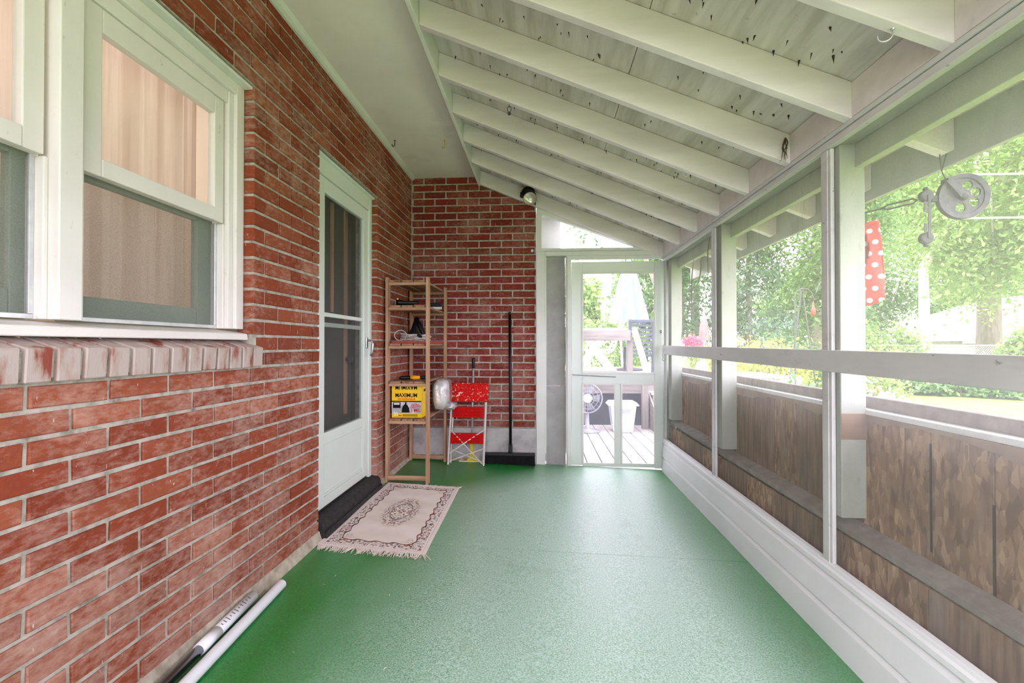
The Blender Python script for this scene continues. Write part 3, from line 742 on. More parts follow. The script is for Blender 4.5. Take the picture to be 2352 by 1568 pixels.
# ================================================================== THINGS IN THE PORCH
# ---- wooden shelving unit
SH = thing('shelving_unit', 'slim slatted pine shelf unit with five shelves in the brick corner', 'shelf', (-1.016, 3.75, fz(-1.0, 3.75)))
for x in (-1.182, -.872):
    for y in (3.400, 4.035):
        z0 = fz(x, y) + .001
        MB().box(x, x + .020, y, y + .058, z0, 1.597).build('post', M_WOOD, SH, bevel=.002)
shelf_z = (1.549, 1.358, 1.068, .781, .497)
for z in shelf_z:
    SF = emp('shelf', SH)
    for y in (3.412, 4.056):
        BOX('shelf_rail', M_WOODX, SF, -1.1615, -.8725, y, y + .020, z - .0115, z + .0105, .002)
    for x0 in (-1.153, -1.058, -.963):
        a = x0 + random.uniform(-.003, .003)
        BOX('slat', M_WOODY, SF, a, a + .084, 3.406 + random.uniform(0, .006), 4.085, z + .011, z + .027, .003)
for y in (3.404, 4.062):
    BOX('bottom_rail', M_WOODX, SH, -1.1615, -.8725, y, y + .022, .062, .096, .002)
ST = [z + .0275 for z in shelf_z]     # tops of shelves

def text(body, size, m, parent, loc, rot=(math.pi / 2, 0, 0), name='lettering', sx=1.0, ext=.0006, align='CENTER', shear=0):
    cu = bpy.data.curves.new(name, 'FONT'); cu.body = body; cu.size = size; cu.align_x = align; cu.align_y = 'CENTER'; cu.extrude = ext; cu.shear = shear; cu.offset = size * .02
    tmp = bpy.data.objects.new(name, cu); COL.objects.link(tmp); bpy.context.view_layer.update()
    me = bpy.data.meshes.new_from_object(tmp.evaluated_get(bpy.context.evaluated_depsgraph_get())); bpy.data.objects.remove(tmp)
    me.materials.clear(); me.materials.append(m); o = bpy.data.objects.new(name, me); COL.objects.link(o)
    o.parent = parent; o.matrix_parent_inverse = Matrix.Translation(-parent.location)
    o.location = loc; o.rotation_euler = rot; o.scale = (sx, 1, 1); return o

# ---- yellow carton of bags
bx0, bx1, by0, by1, bz0, bz1 = -1.152, -.916, 3.462, 3.70, ST[4] + .0005, .766
CB = thing('carton', 'yellow printed carton of garbage bags on the lowest shelf', 'box', ((bx0 + bx1) / 2, 3.56, bz0))
BOX('carton_body', M_BOXY, CB, bx0, bx1, by0, by1, bz0, bz1, .002)
BOX('print_panel', M_BOXW, CB, bx0 + .001, bx1 - .004, by0 - .0008, by0, bz0 + .036, bz0 + .128)
BOX('print_band', M_INK, CB, bx0 + .001, bx1 - .004, by0 - .0012, by0 - .0008, bz0 + .121, bz0 + .129)
fy = by0 - .0016; cx = (bx0 + bx1) / 2
text('MAXIMUM', .042, M_INK, CB, (cx - .004, fy, bz0 + .171), sx=.88)
text('MAXIMUM', .042, M_INK, CB, (cx - .004, fy, bz0 + .232), (math.pi / 2, math.pi, 0), sx=.88)
text('ENTREPRENEUR', .019, M_ORINK, CB, (cx - .002, fy, bz0 + .141), sx=1.0, shear=.2)
text('EXTRA', .021, M_REDINK, CB, (cx + .069, fy, bz0 + .098), (math.pi / 2, -.12, 0))
text('RESISTANT', .018, M_REDINK, CB, (cx + .066, fy, bz0 + .082), (math.pi / 2, -.12, 0))
text('3 MIL', .034, M_REDINK, CB, (cx + .068, fy, bz0 + .056), (math.pi / 2, -.08, 0))
text('32', .036, M_WHITEINK, CB, (cx - .084, fy - .0006, bz0 + .026))
text('BAGS', .010, M_INK, CB, (cx - .052, fy, bz0 + .016))
text('MAXIMUM', .030, M_INK, CB, (bx1 + .0008, 3.58, bz0 + .205), (math.pi / 2, 0, math.pi / 2), sx=.9)
BOX('print_square', M_INK, CB, cx - .108, cx - .048, by0 - .0014, by0 - .0008, bz0 + .074, bz0 + .117)
BOX('print_bar', M_WHITEINK, CB, cx - .100, cx - .056, by0 - .0020, by0 - .0014, bz0 + .100, bz0 + .112)
pb = MB().prism([(cx - .040, bz0 + .040), (cx + .022, bz0 + .040), (cx + .020, bz0 + .070), (cx + .008, bz0 + .094), (cx - .003, bz0 + .106), (cx + .001, bz0 + .118), (cx - .016, bz0 + .118), (cx - .012, bz0 + .106), (cx - .030, bz0 + .090), (cx - .037, bz0 + .066)], 'y', by0 - .0018, by0 - .001)
pb.build('print_bag', M_INK, CB)
for k in range(2): BOX('small_print', M_INK, CB, cx - .032, cx + .085, by0 - .0014, by0 - .0008, bz0 + .012 + .009 * k, bz0 + .016 + .009 * k)

# ---- clear plastic wrapped bundle
def plastic():
    t = NT('clear_plastic_wrap'); t.n.remove(t.b)
    tr = t.n.new('ShaderNodeBsdfTransparent'); gl = t.n.new('ShaderNodeBsdfGlossy'); gl.inputs['Roughness'].default_value = .12
    df = t.n.new('ShaderNodeBsdfDiffuse'); df.inputs[0].default_value = (.8, .8, .78, 1)
    m1 = t.n.new('ShaderNodeMixShader'); m2 = t.n.new('ShaderNodeMixShader')
    bp = t.n.new('ShaderNodeBump'); bp.inputs['Strength'].default_value = .9; bp.inputs['Distance'].default_value = .01
    t.link(t.noise(26, (1, 1, .6), 4, .6, (0, 0, 0), 1.5), bp.inputs['Height']); t.link(bp.outputs[0], gl.inputs['Normal'])
    m1.inputs[0].default_value = .3; m2.inputs[0].default_value = .35
    t.link(gl.outputs[0], m1.inputs[1]); t.link(df.outputs[0], m1.inputs[2]); t.link(tr.outputs[0], m2.inputs[1]); t.link(m1.outputs[0], m2.inputs[2]); t.link(m2.outputs[0], t.out.inputs[0]); return t.m
M_WRAP = plastic()
def blob(c, r, n=28, amp=.12, seed=0, sq=3.0, crease=9):
    rr = random.Random(seed); ph = [rr.uniform(0, 6.28) for _ in range(8)]; b = MB(); m = n // 2
    for j in range(m + 1):
        v = math.pi * j / m - math.pi / 2
        for i in range(n):
            u = 2 * math.pi * i / n
            d = Vector((math.cos(v) * math.cos(u), math.cos(v) * math.sin(u), math.sin(v)))
            k = (abs(d.x) ** sq + abs(d.y) ** sq + abs(d.z) ** sq) ** (-1 / sq)
            k *= 1 + amp * (math.sin(crease * d.x + ph[0] + 3 * d.z) * math.sin(crease * .8 * d.y + ph[1]) + .6 * math.sin(crease * 1.7 * d.z + ph[2] + 4 * d.x))
            b.v.append((c[0] + d.x * k * r[0], c[1] + d.y * k * r[1], c[2] + d.z * k * r[2]))
    for j in range(m):
        for i in range(n):
            i2 = (i + 1) % n; b.f.append((j * n + i, j * n + i2, (j + 1) * n + i2, (j + 1) * n + i))
    return b
WB = thing('plastic_bundle', 'clear plastic bag of white wadding bulging out of the shelf side', 'plastic bag', (-.865, 3.86, ST[4]))
blob((-.852, 3.86, ST[4] + .142), (.060, .115, .126), 36, .03, 3, 3.2).build('wadding', mat('white_wadding', [(214, 214, 210), (228, 228, 224)], 30, rough=.8, bump=.5, bscale=60), WB, smooth=True)
blob((-.848, 3.86, ST[4] + .146), (.076, .140, .134), 44, .05, 5, 3.4, 12).build('bag_film', M_WRAP, WB, smooth=True)
blob((-.775, 3.84, ST[4] + .045), (.055, .05, .034), 30, .22, 8, 2.2, 14).build('bag_tail', M_WRAP, WB, smooth=True)

# ---- tools and oddments on the shelves
HT = thing('hand_tool', 'black and yellow gripped hand tool lying on the fourth shelf', 'tool', (-1.03, 3.56, ST[3]))
MB().lathe([(.006, 0), (.014, .01), (.016, .05), (.013, .09), (.014, .12)], (-1.115, 3.53, ST[3] + .017), (.92, .38, 0), 14).build('grip', M_BLACKP, HT, smooth=True)
MB().lathe([(.012, 0), (.017, .012), (.018, .04), (.014, .07), (.012, .075)], (-1.030, 3.548, ST[3] + .0185), (.95, .12, 0), 14).build('yellow_handle', mat('tool_yellow', [(236, 168, 24)], rough=.4), HT, smooth=True)
MB().lathe([(.010, 0), (.014, .008), (.015, .04), (.010, .055), (.004, .06), (.004, .11)], (-.957, 3.557, ST[3] + .0185), (.93, .3, .02), 14).build('shank', M_BLACKP, HT, smooth=True)
TR = thing('serving_tray', 'dull red tray holding a heap of cords on the third shelf', 'tray', (-1.0, 3.7, ST[2]))
b = MB(); p = [(-1.145, 3.43), (-.858, 3.43), (-.858, 4.02), (-1.145, 4.02)]
BOX('tray_base', M_TRAY, TR, -1.140, -.878, 3.435, 4.015, ST[2] + .0005, ST[2] + .006, .002)
for q in ((-1.146, -1.1405, 3.43, 4.02), (-.8775, -.8725, 3.46, 4.02), (-1.140, -.878, 3.4295, 3.4345), (-1.140, -.878, 4.0155, 4.0205)):
    BOX('tray_rim', M_TRAY, TR, *q, ST[2] + .0005, ST[2] + .020, .002)
rr = random.Random(21)
CC = thing('extension_cord', 'loosely coiled pale grey cord heaped on the red tray', 'cord', (-1.0, 3.62, ST[2] + .01))
pts = []
for k in range(420):
    t = k / 419; a = t * 2 * math.pi * 11
    rx = .105 + .018 * math.sin(a * .37 + 1); ry = .085 + .03 * math.sin(a * .23)
    pts.append((-1.005 + rx * math.cos(a) + .012 * math.sin(a * 2.1 + t * 9), 3.60 + ry * math.sin(a) + .012 * math.cos(a * 1.3), ST[2] + .012 + .055 * t + .010 * math.sin(a * 1.5 + 2 * t) + .004 * math.cos(a * 5)))
MB().tube(pts, .0042, 6).build('cord_coil', M_CORD, CC, smooth=True)
pts = [(-1.10 + .05 * math.cos(a) , 3.50 + .02 * math.sin(a * .5), ST[2] + .062 + .040 * math.sin(a)) for a in [x * .15 for x in range(43)]]
MB().tube(pts, .0042, 6).build('cord_loop', M_CORD, CC, smooth=True)
MB().lathe([(.007, 0), (.011, .006), (.011, .03), (.006, .042)], (-.965, 3.50, ST[2] + .070), (.6, .2, -.3), 10).build('plug', M_BLACKP, CC, smooth=True)
PD2 = thing('black_funnel', 'black tapered plastic tool standing behind the coiled cord', 'tool', (-1.08, 3.80, ST[2] + .007))
MB().lathe([(.055, 0), (.050, .03), (.030, .10), (.024, .17), (.020, .20)], (-1.095, 3.83, ST[2] + .0285), (.15, .2, 1), 18).build('body', M_BLACKP, PD2, smooth=True)
MB().tube([(-1.06, 3.80, ST[2] + .20), (-1.02, 3.79, ST[2] + .15), (-.985, 3.78, ST[2] + .07), (-.97, 3.78, ST[2] + .03)], [.02, .022, .018, .014], 10).build('spout', M_BLACKP, PD2, smooth=True)
FLL = thing('flashlight', 'black flashlight with pale lens lying on the second shelf', 'flashlight', (-1.05, 3.55, ST[1]))
MB().lathe([(.026, 0), (.026, .03), (.017, .05), (.016, .15), (.018, .17)], (-1.128, 3.50, ST[1] + .0265), (.97, .2, 0), 16).build('barrel', M_BLACKP, FLL, smooth=True)
MB().lathe([(.022, 0), (.022, .003), (.012, .006)], (-1.134, 3.499, ST[1] + .0265), (.97, .2, 0), 16).build('lens', M_REFLECTOR, FLL)
MB().lathe([(.0, -.007), (.006, -.003), (.006, .003), (.0, .007)], (-1.112, 3.478, ST[1] + .054), (0, 0, 1), 10).build('button', M_WHITEINK, FLL)
SC = thing('wood_scraper', 'flat reddish wooden scraper lying beside the black flashlight', 'scraper', (-.95, 3.56, ST[1]))
BOX('handle', M_TRAY, SC, -.99, -.90, 3.50, 3.53, ST[1] + .0005, ST[1] + .014, .004)
BOX('blade', M_STEEL, SC, -.899, -.87, 3.49, 3.54, ST[1] + .004, ST[1] + .008, .001)
SB = thing('scrub_brush', 'small black brush with white bristles at the back of the second shelf', 'brush', (-.90, 3.86, ST[1]))
BOX('brush_block', M_BLACKP, SB, -.955, -.845, 3.84, 3.90, ST[1] + .022, ST[1] + .058, .006)
for k in range(9):
    MB().lathe([(.004, 0), (.005, .022)], (-.945 + k * .0115, 3.85, ST[1] + .0005), (0, 0, 1), 6).build('bristle_tuft', M_WHITEINK, SB)
PB = thing('paint_brush', 'small black and white brush lying on the top shelf', 'brush', (-1.06, 3.98, ST[0]))
MB().lathe([(.005, 0), (.009, .02), (.007, .06), (.010, .075)], (-1.10, 3.99, ST[0] + .011), (.97, -.2, 0), 10).build('handle', M_BLACKP, PB, smooth=True)
MB().bar((-1.027, 3.975, ST[0] + .011), (-.975, 3.964, ST[0] + .007), .024, .012).build('bristles', M_WHITEINK, PB)

# ---- folded red step ladder
LD = thing('step_ladder', 'folded red step ladder spattered with white paint against the concrete base', 'ladder', (-.66, 4.05, .03))
def lp(s, t):   # s 0..1 across, t 0..1 up the front rails
    x0, x1 = (-.820, -.506); X0, X1 = (-.800, -.490)
    a = x0 + (X0 - x0) * t; c = x1 + (X1 - x1) * t
    return Vector((a + (c - a) * s, 3.985 + .118 * t, .028 + (.745 - .028) * t))
for s in (0, 1):
    MB().bar(lp(s, 0), lp(s, .985), .026, .014, (1, 0, 0)).build('front_rail', M_LADDER, LD, bevel=.002)
    a, c = lp(s, 0), lp(s, .95); off = Vector((.012 if s == 0 else -.012, .022, 0))
    MB().bar(a + off + Vector((0, .03, .001)), c + off, .018, .012, (1, 0, 0)).build('rear_rail', M_LADDER, LD, bevel=.002)
    MB().lathe([(.010, 0), (.012, .018)], lp(s, 0) - Vector((0, 0, .014)), (0, 0, 1), 8).build('rubber_foot', M_BLACKR, LD)
def plate(t0, t1, s0, s1, fwd, m, name, ribs=0, lip=.016):
    P = [lp(s0, t0), lp(s1, t0), lp(s1, t1), lp(s0, t1)]; f = Vector((0, -fwd, 0)); n = Vector((0, -.012, 0))
    b = MB(); q = [p + f for p in P]; r = [p + f + n for p in P]
    b.hexa([q[0], q[1], r[1], r[0], q[3], q[2], r[2], r[3]])
    o = b.build(name, m, LD, bevel=.004)
    for k in range(ribs):
        t = t0 + (t1 - t0) * (k + 1) / (ribs + 1)
        a = lp(s0 + .10 * (s1 - s0), t) + f + n * 1.15; c = lp(s1 - .10 * (s1 - s0), t) + f + n * 1.15
        rb_ = MB().bar(a, c, .010, .014, (0, 0, 1)).build('step_rib', m, o, bevel=.003)
        rb_.matrix_parent_inverse = Matrix.Identity(4)
    return o
plate(.765, 1.0, -.06, 1.06, .022, M_RED, 'platform')
plate(.575, .705, .05, .95, .006, M_RED2, 'step', 3)
plate(.262, .390, .03, .96, .006, M_RED2, 'step', 3)
def strap(a, c, w=.009): MB().bar(a, c, .002, w, (0, 0, 1)).build('brace', M_LADDER, LD)
F = Vector((0, -.022, 0))
for (a, c) in (((.02, .43), (.97, .03)), ((.98, .43), (.03, .15))): strap(lp(*a) + F, lp(*c) + F * 1.15)
for (a, c) in (((.02, .21), (.97, .055)), ((.98, .21), (.02, .055))): strap(lp(*a) + F * 1.3, lp(*c) + F * 1.4, .007)

# ---- squeegee behind the ladder
SQ = thing('squeegee', 'yellow headed squeegee with metal pole standing behind the red ladder', 'squeegee', (-.64, 4.115, .03))
MB().tube([(-.630, 4.118, .20), (-.618, 4.130, .885)], .0095, 12).build('pole', M_ALU, SQ, smooth=True)
MB().lathe([(.011, 0), (.014, .01), (.013, .05), (.014, .085), (.009, .096)], (-.6185, 4.130, .872), (.017, 0, 1), 12).build('grip', M_BLACKP, SQ, smooth=True)
MB().prism([(-.645, .20), (-.612, .20), (-.616, .12), (-.606, .075), (-.578, .048), (-.578, .040), (-.672, .040), (-.672, .048), (-.648, .075), (-.640, .12)], 'y', 4.085, 4.12).build('head', M_YELLOW, SQ, bevel=.004)
BOX('blade', M_WHITEINK, SQ, -.745, -.52, 4.088, 4.112, .0335, .0400, .002)

# ---- push broom
BM = thing('push_broom', 'long black push broom standing beside the white door jamb', 'broom', (-.285, 4.09, .03))
MB().tube([(-.278, 4.085, .125), (-.282, 4.125, .75), (-.288, 4.135, 1.365)], .0125, 14).build('handle', M_BLACKP, BM, smooth=True)
MB().lathe([(.0125, 0), (.014, .004), (.012, .016), (.006, .022)], (-.288, 4.135, 1.362), (0, 0, 1), 14).build('end_cap', M_BLACKP, BM, smooth=True)
MB().lathe([(.022, 0), (.019, .03), (.0165, .085)], (-.2775, 4.082, .112), (0, .06, 1), 14).build('socket', M_BLACKR, BM, smooth=True)
BOX('block', M_BLACKP, BM, -.508, -.058, 4.058, 4.112, .096, .122, .006)
br = MB(); rr = random.Random(3)
for i in range(75):
    for j in range(6):
        x = -.503 + .44 * i / 74; y = 4.061 + .048 * j / 5; dx, dy = rr.uniform(-.004, .004), rr.uniform(-.006, .004)
        r = .0022; z1 = .0965; z0 = fz(x, y) + .0015
        br.add([(x - r, y - r, z1), (x + r, y - r, z1), (x + r, y + r, z1), (x - r, y + r, z1), (x + dx - r, y + dy - r, z0), (x + dx + r, y + dy - r, z0), (x + dx + r, y + dy + r, z0), (x + dx - r, y + dy + r, z0)],
               [(0, 1, 5, 4), (1, 2, 6, 5), (2, 3, 7, 6), (3, 0, 4, 7), (4, 5, 6, 7)])
o = br.build('bristles', M_INK, BM); o['kind'] = 'stuff'

# ---- small patterned rug
def rug_mat():
    t = NT('cream_rug')
    uv = t.n.new('ShaderNodeUVMap'); uv.uv_map = 'UVMap'
    sp_ = t.n.new('ShaderNodeSeparateXYZ'); t.link(uv.outputs[0], sp_.inputs[0]); U, V = sp_.outputs[0], sp_.outputs[1]   # metres from the rug centre
    W2, H2 = .295, .525
    au, av = t.math('ABSOLUTE', U), t.math('ABSOLUTE', V)
    d = t.math('MINIMUM', t.math('SUBTRACT', W2, au), t.math('SUBTRACT', H2, av))       # distance to edge
    def nz(sc, det=3, off=0., dist=0.):
        k = t.n.new('ShaderNodeTexNoise'); k.inputs['Scale'].default_value = sc; k.inputs['Detail'].default_value = det; k.inputs['Distortion'].default_value = dist
        cb = t.n.new('ShaderNodeCombineXYZ'); t.link(au, cb.inputs[0]); t.link(av, cb.inputs[1]); cb.inputs[2].default_value = off
        t.link(cb.outputs[0], k.inputs['Vector']); return k.outputs[0]
    def band(x, a, b, s=.002): return t.math('MULTIPLY', t.rng(x, a - s, a + s), t.rng(x, b + s, b - s))
    scroll = t.math('ABSOLUTE', t.math('SUBTRACT', nz(26, 1, 0, 1.6), .5)); lines = t.rng(scroll, .055, .03)
    scroll2 = t.math('ABSOLUTE', t.math('SUBTRACT', nz(24, 1, 3, 1.2), .5)); lines2 = t.rng(scroll2, .05, .025)
    blots = t.rng(nz(48, 2, 7), .57, .60)
    m = t.math('MULTIPLY', band(d, .032, .088), t.math('MAXIMUM', t.math('MULTIPLY', lines, .85), t.math('MULTIPLY', blots, .9)))
    wob = t.math('ADD', d, t.math('MULTIPLY', t.math('SINE', t.math('MULTIPLY', t.math('ADD', U, V), 62.)), .007))
    m = t.math('MAXIMUM', m, t.math('MULTIPLY', band(wob, .084, .093, .0012), 1.0))
    dots = t.math('GREATER_THAN', t.math('SINE', t.math('MULTIPLY', t.math('ADD', au, av), 420.)), .0)
    m = t.math('MAXIMUM', m, t.math('MULTIPLY', band(d, .0175, .0205, .0008), t.math('MULTIPLY', dots, .8)))
    # medallion
    rad = t.math('SQRT', t.math('ADD', t.math('POWER', t.math('DIVIDE', U, .066), 2.), t.math('POWER', t.math('DIVIDE', V, .135), 2.)))
    core = t.rng(rad, 1.02, .98); ring = t.math('MULTIPLY', t.rng(rad, .90, .95), t.rng(rad, 1.06, 1.0))
    m = t.math('MAXIMUM', m, t.math('MULTIPLY', core, t.math('MULTIPLY', lines, .95))); m = t.math('MAXIMUM', m, t.math('MULTIPLY', ring, .85))
    halo = t.math('MULTIPLY', t.rng(rad, 1.0, 1.1), t.rng(rad, 1.95, 1.5))
    m = t.math('MAXIMUM', m, t.math('MULTIPLY', halo, t.math('MULTIPLY', t.math('MAXIMUM', lines2, blots), .75)))
    # corner sprays
    cr = t.math('ADD', t.math('SUBTRACT', W2, au), t.math('SUBTRACT', H2, av))
    spray = t.math('MULTIPLY', t.rng(cr, .30, .22), t.rng(d, .098, .104))
    m = t.math('MAXIMUM', m, t.math('MULTIPLY', spray, t.math('MULTIPLY', lines2, .7)))
    worn = t.rng(nz(9, 3, 11), .25, .55, .6, 1.0)
    tone = t.mix(t.rng(nz(14, 2, 5), .4, .6), (40, 28, 24), (116, 58, 38))
    cream = t.mix(t.rng(nz(5, 3, 2), .4, .65), (216, 203, 191), (228, 217, 207))
    field = t.mix(t.rng(d, .095, .10), (224, 212, 205), cream)
    t.color(t.mix(t.math('MULTIPLY', m, worn), field, tone)); t.p(.95, .1)
    t.bump(t.noise(420, (1, 1, 1), 2), .5, .002); return t.m
corners = [(-1.178, 2.345), (-.590, 2.300), (-.606, 3.352), (-1.150, 3.388)]
def rugpt(s, v):
    a = [corners[0][i] + (corners[1][i] - corners[0][i]) * s for i in (0, 1)]; c = [corners[3][i] + (corners[2][i] - corners[3][i]) * s for i in (0, 1)]
    x, y = a[0] + (c[0] - a[0]) * v, a[1] + (c[1] - a[1]) * v
    return x, y
RG = thing('rug', 'small cream fringed rug with brown floral border by the storm door', 'rug', (-.88, 2.85, fz(-.88, 2.85)))
b = MB(); nx, ny = 16, 28
for j in range(ny + 1):
    for i in range(nx + 1):
        x, y = rugpt(i / nx, j / ny); b.v.append((x, y, fz(x, y) + .0065 + .0015 * math.sin(9 * x + 5 * y) * math.sin(6 * y)))
for j in range(ny):
    for i in range(nx):
        q = j * (nx + 1) + i; b.f.append((q, q + 1, q + nx + 2, q + nx + 1))
me = bpy.data.meshes.new('rug_pile'); me.from_pydata(b.v, [], b.f); uvl = me.uv_layers.new(name='UVMap')
for lp_ in me.loops:
    i, j = lp_.vertex_index % (nx + 1), lp_.vertex_index // (nx + 1); uvl.data[lp_.index].uv = ((i / nx - .5) * .59, (j / ny - .5) * 1.05)
o = pobj('rug_pile', me, rug_mat(), RG); so = o.modifiers.new('depth', 'SOLIDIFY'); so.thickness = .005; so.offset = -1
M_FRINGE = mat('cream_fringe', [(210, 196, 184), (226, 216, 206)], 30, rough=.95)
for v, dirn, ln in ((0, -1, .055), (1, 1, .028)):
    fr = MB(); rr = random.Random(int(v) + 9)
    for k in range(150):
        x, y = rugpt(k / 149, v); z = fz(x, y) + .005; a = rr.uniform(-.5, .5) + .35 * math.sin(k * .35) + (.25 if k > 120 else 0); l = ln * rr.uniform(.6, 1.15)
        p1 = (x + l * .5 * math.sin(a), y + dirn * l * .5, z + rr.uniform(-.002, .002)); p2 = (x + l * math.sin(a), y + dirn * l, fz(x, y) + .0025)
        if v == 1 and y + l > 3.398 and x < -.85: continue
        fr.tube([(x, y, z), p1, p2], [.0026, .0022, .0012], 4, cap=False)
    fr.build('fringe', M_FRINGE, RG)['kind'] = 'stuff'

# ---- two poles lying along the brick wall
P1 = thing('curtain_pole', 'pale grey plastic pole lying on the turf along the brick wall', 'pole', (-1.12, 1.5, .02))
def pz(x, y, r): return fz(x, y) + r + .001
A = Vector((-1.126, 1.925, pz(-1.126, 1.925, .0205))); B = Vector((-1.058, .70, pz(-1.058, .70, .0205)))
MB().tube([A, B], .0205, 20).build('tube', M_PVC, P1, smooth=True)
MB().lathe([(.0207, 0), (.0207, .006), (.018, .0075), (.0, .008)], A + (B - A).normalized() * .004, A - B, 20).build('end_cap', M_PVC, P1)
for o in [x for x in P1.children if x.name.startswith('tube')]: o.modifiers.new('n', 'WEIGHTED_NORMAL')
P2 = thing('telescopic_pole', 'white pole with dark chrome lower half wedged against the wall foot', 'pole', (-1.16, 1.4, .04))
A = Vector((-1.1715, 1.80, .062)); M_ = Vector((-1.1530, 1.48, .054)); B = Vector((-1.108, .70, .036))
MB().tube([A, M_], .0205, 20).build('white_sleeve', M_PVC, P2, smooth=True)
MB().lathe([(.0208, 0), (.0208, .09)], M_ + (A - M_) * .02, A - M_, 20).build('sleeve_collar', M_PVC, P2, smooth=True)
MB().tube([M_, B], .0170, 20).build('chrome_tube', M_CHROME, P2, smooth=True)
dz = (A - M_).normalized()
for k in range(11):
    q = M_ + (A - M_) * (.34 + .052 * k); up = Vector((.45, .03, .89)).normalized()
    sd = dz.cross(up).normalized(); r = .0209
    w = .004 + .006 * ((k * 7) % 3) / 2
    MB().add([q + up * r + sd * w + dz * .002, q + up * r - sd * w + dz * .002, q + up * r - sd * w - dz * .002, q + up * r + sd * w - dz * .002], [(0, 1, 2, 3)]).build('printed_mark', mat('grey_print', [(90, 90, 92)], rough=.6) if k == 0 else bpy.data.materials['grey_print'], P2)

# ---- flood lamp under the last rafter
FLM = thing('flood_lamp', 'black bracketed flood lamp with round reflector under the last rafter', 'lamp', (-.11, 4.06, 2.40))
BOX('bracket', M_BLACKP, FLM, -.062, -.052, 4.045, 4.107, 2.335, 2.42, .004)
MB().lathe([(.034, 0), (.056, .010), (.064, .030), (.058, .052), (.040, .062)], (-.122, 4.084, 2.462), (.10, -.55, -.83), 22).build('cap', M_BLACKP, FLM, smooth=True)
MB().bar((-.190, 4.075, 2.425), (-.052, 4.075, 2.405), .05, .045, (0, 0, 1)).build('cap_wing', M_BLACKP, FLM, bevel=.008)
AX = Vector((.10, -.80, -.62)).normalized(); hc = Vector((-.108, 4.052, 2.402))
MB().lathe([(.030, 0), (.044, .022), (.058, .050), (.060, .060), (.056, .060), (.054, .052)], hc, AX, 26, cap=False).build('housing', M_TAUPE, FLM, smooth=True)
rf = MB().lathe([(.055, .0585), (.050, .050), (.030, .040), (.010, .036), (.0, .035)], hc, AX, 26, cap=False)
rf.build('reflector', M_REFLECTOR, FLM, smooth=True)

# ---- hooks under soffit and rafters
def cup_hook(name, label, at, m, r=.014, drop=.03, th=.0022, rot=0.):
    t = thing(name, label, 'hook', at); x, y, z = at; c, s = math.cos(rot), math.sin(rot)
    P = [(0, 0), (0, -drop)] + [(r * (1 - math.cos(a)), -drop - r * math.sin(a)) for a in [k * math.pi / 8 for k in range(1, 9)]] + [(2 * r, -drop + r * .4)]
    MB().tube([(x + u * c, y + u * s, z + w) for u, w in P], th, 8).build('wire', m, t, smooth=True)
    MB().lathe([(th * 2.6, 0), (th * 2.2, -.003)], at, (0, 0, 1), 10).build('collar', m, t)
cup_hook('cup_hook', 'black cup hook screwed into the soffit edge above the storm door', (-1.105, 3.38, 2.6268), M_BLACKP, .013, .03, .0028, 2.8)
cup_hook('cup_hook', 'yellow coated cup hook screwed into the middle of the soffit', (-.729, 3.404, 2.6268), M_BRASSHOOK, .011, .045, .0026, 2.7)
cup_hook('cup_hook', 'large dull silver hook under the rafter above the red polka dot bag', (.930, 1.27, rb(.93)), M_ALU, .016, .012, .0022, 2.6)
cup_hook('cup_hook', 'thin white hook under a middle rafter over the turf', (.745, 2.450, rb(.745)), M_PVC, .012, .016, .0016, .3)
CLP = thing('spring_clip', 'grey metal spring clip hanging under a rafter near the soffit', 'clip', (-.173, 2.45, rb(-.173)))
MB().tube([(-.173, 2.45, rb(-.173)), (-.173, 2.449, rb(-.173) - .018)], .0015, 6).build('wire', M_GALV, CLP)
for s in (-1, 1):
    MB().tube([(-.173 + s * .002, 2.449, rb(-.173) - .012), (-.173 + s * .010, 2.449, rb(-.173) - .020), (-.173 + s * .009, 2.449, rb(-.173) - .035), (-.173 + s * .003, 2.449, rb(-.173) - .044)], .002, 6).build('jaw', M_GALV, CLP)
MB().lathe([(.009, -.003), (.010, 0), (.009, .003)], (-.173, 2.448, rb(-.173) - .052), (0, 1, 0), 12).build('ring', M_GALV, CLP)

# ---- dry vine root hanging at a rafter end, dead stems on the far screen
M_VINE = mat('dry_vine', [(70, 58, 44), (100, 84, 66)], 30, rough=.9)
VN = thing('dry_vine', 'dark dry vine root clinging to a rafter end beside the screen', 'vine', (1.05, 2.02, 1.9))
rr = random.Random(2)
for k in range(7):
    p = Vector((1.045, 2.030, 1.970)); pts = [p.copy()]; d = Vector((rr.uniform(-.5, .5), -rr.uniform(.1, .5), rr.uniform(-1.6, -.4))).normalized()
    for q in range(8):
        d = (d + Vector((rr.uniform(-.6, .55), rr.uniform(-.25, .1), rr.uniform(-.7, .15)))).normalized(); p = p + d * rr.uniform(.010, .021)
        p.x = min(p.x, 1.060); p.y = min(p.y, 2.030); pts.append(p.copy())
    MB().tube(pts, [.0028 - .0028 * i / 10 for i in range(9)], 5).build('root_strand', M_VINE, VN)
VS = thing('dead_vine_stem', 'thin dead vine stems hanging outside the farthest screen', 'vine', (1.13, 3.5, 1.4))
for (y0, z0, L_, ph) in ((3.46, 1.72, .42, .3), (3.70, 1.62, .50, 1.1), (3.30, 1.70, .20, 2.0), (3.13, 1.80, .28, .6)):
    MB().tube([(1.125 + .01 * math.sin(3 * t + ph), y0 + .05 * math.sin(4 * t + ph) + .10 * t, z0 - L_ * t) for t in [i / 14 for i in range(15)]], [.004 * math.sin(math.pi * (i + 1) / 16) + .001 for i in range(15)], 6).build('stem', M_VINE, VS)

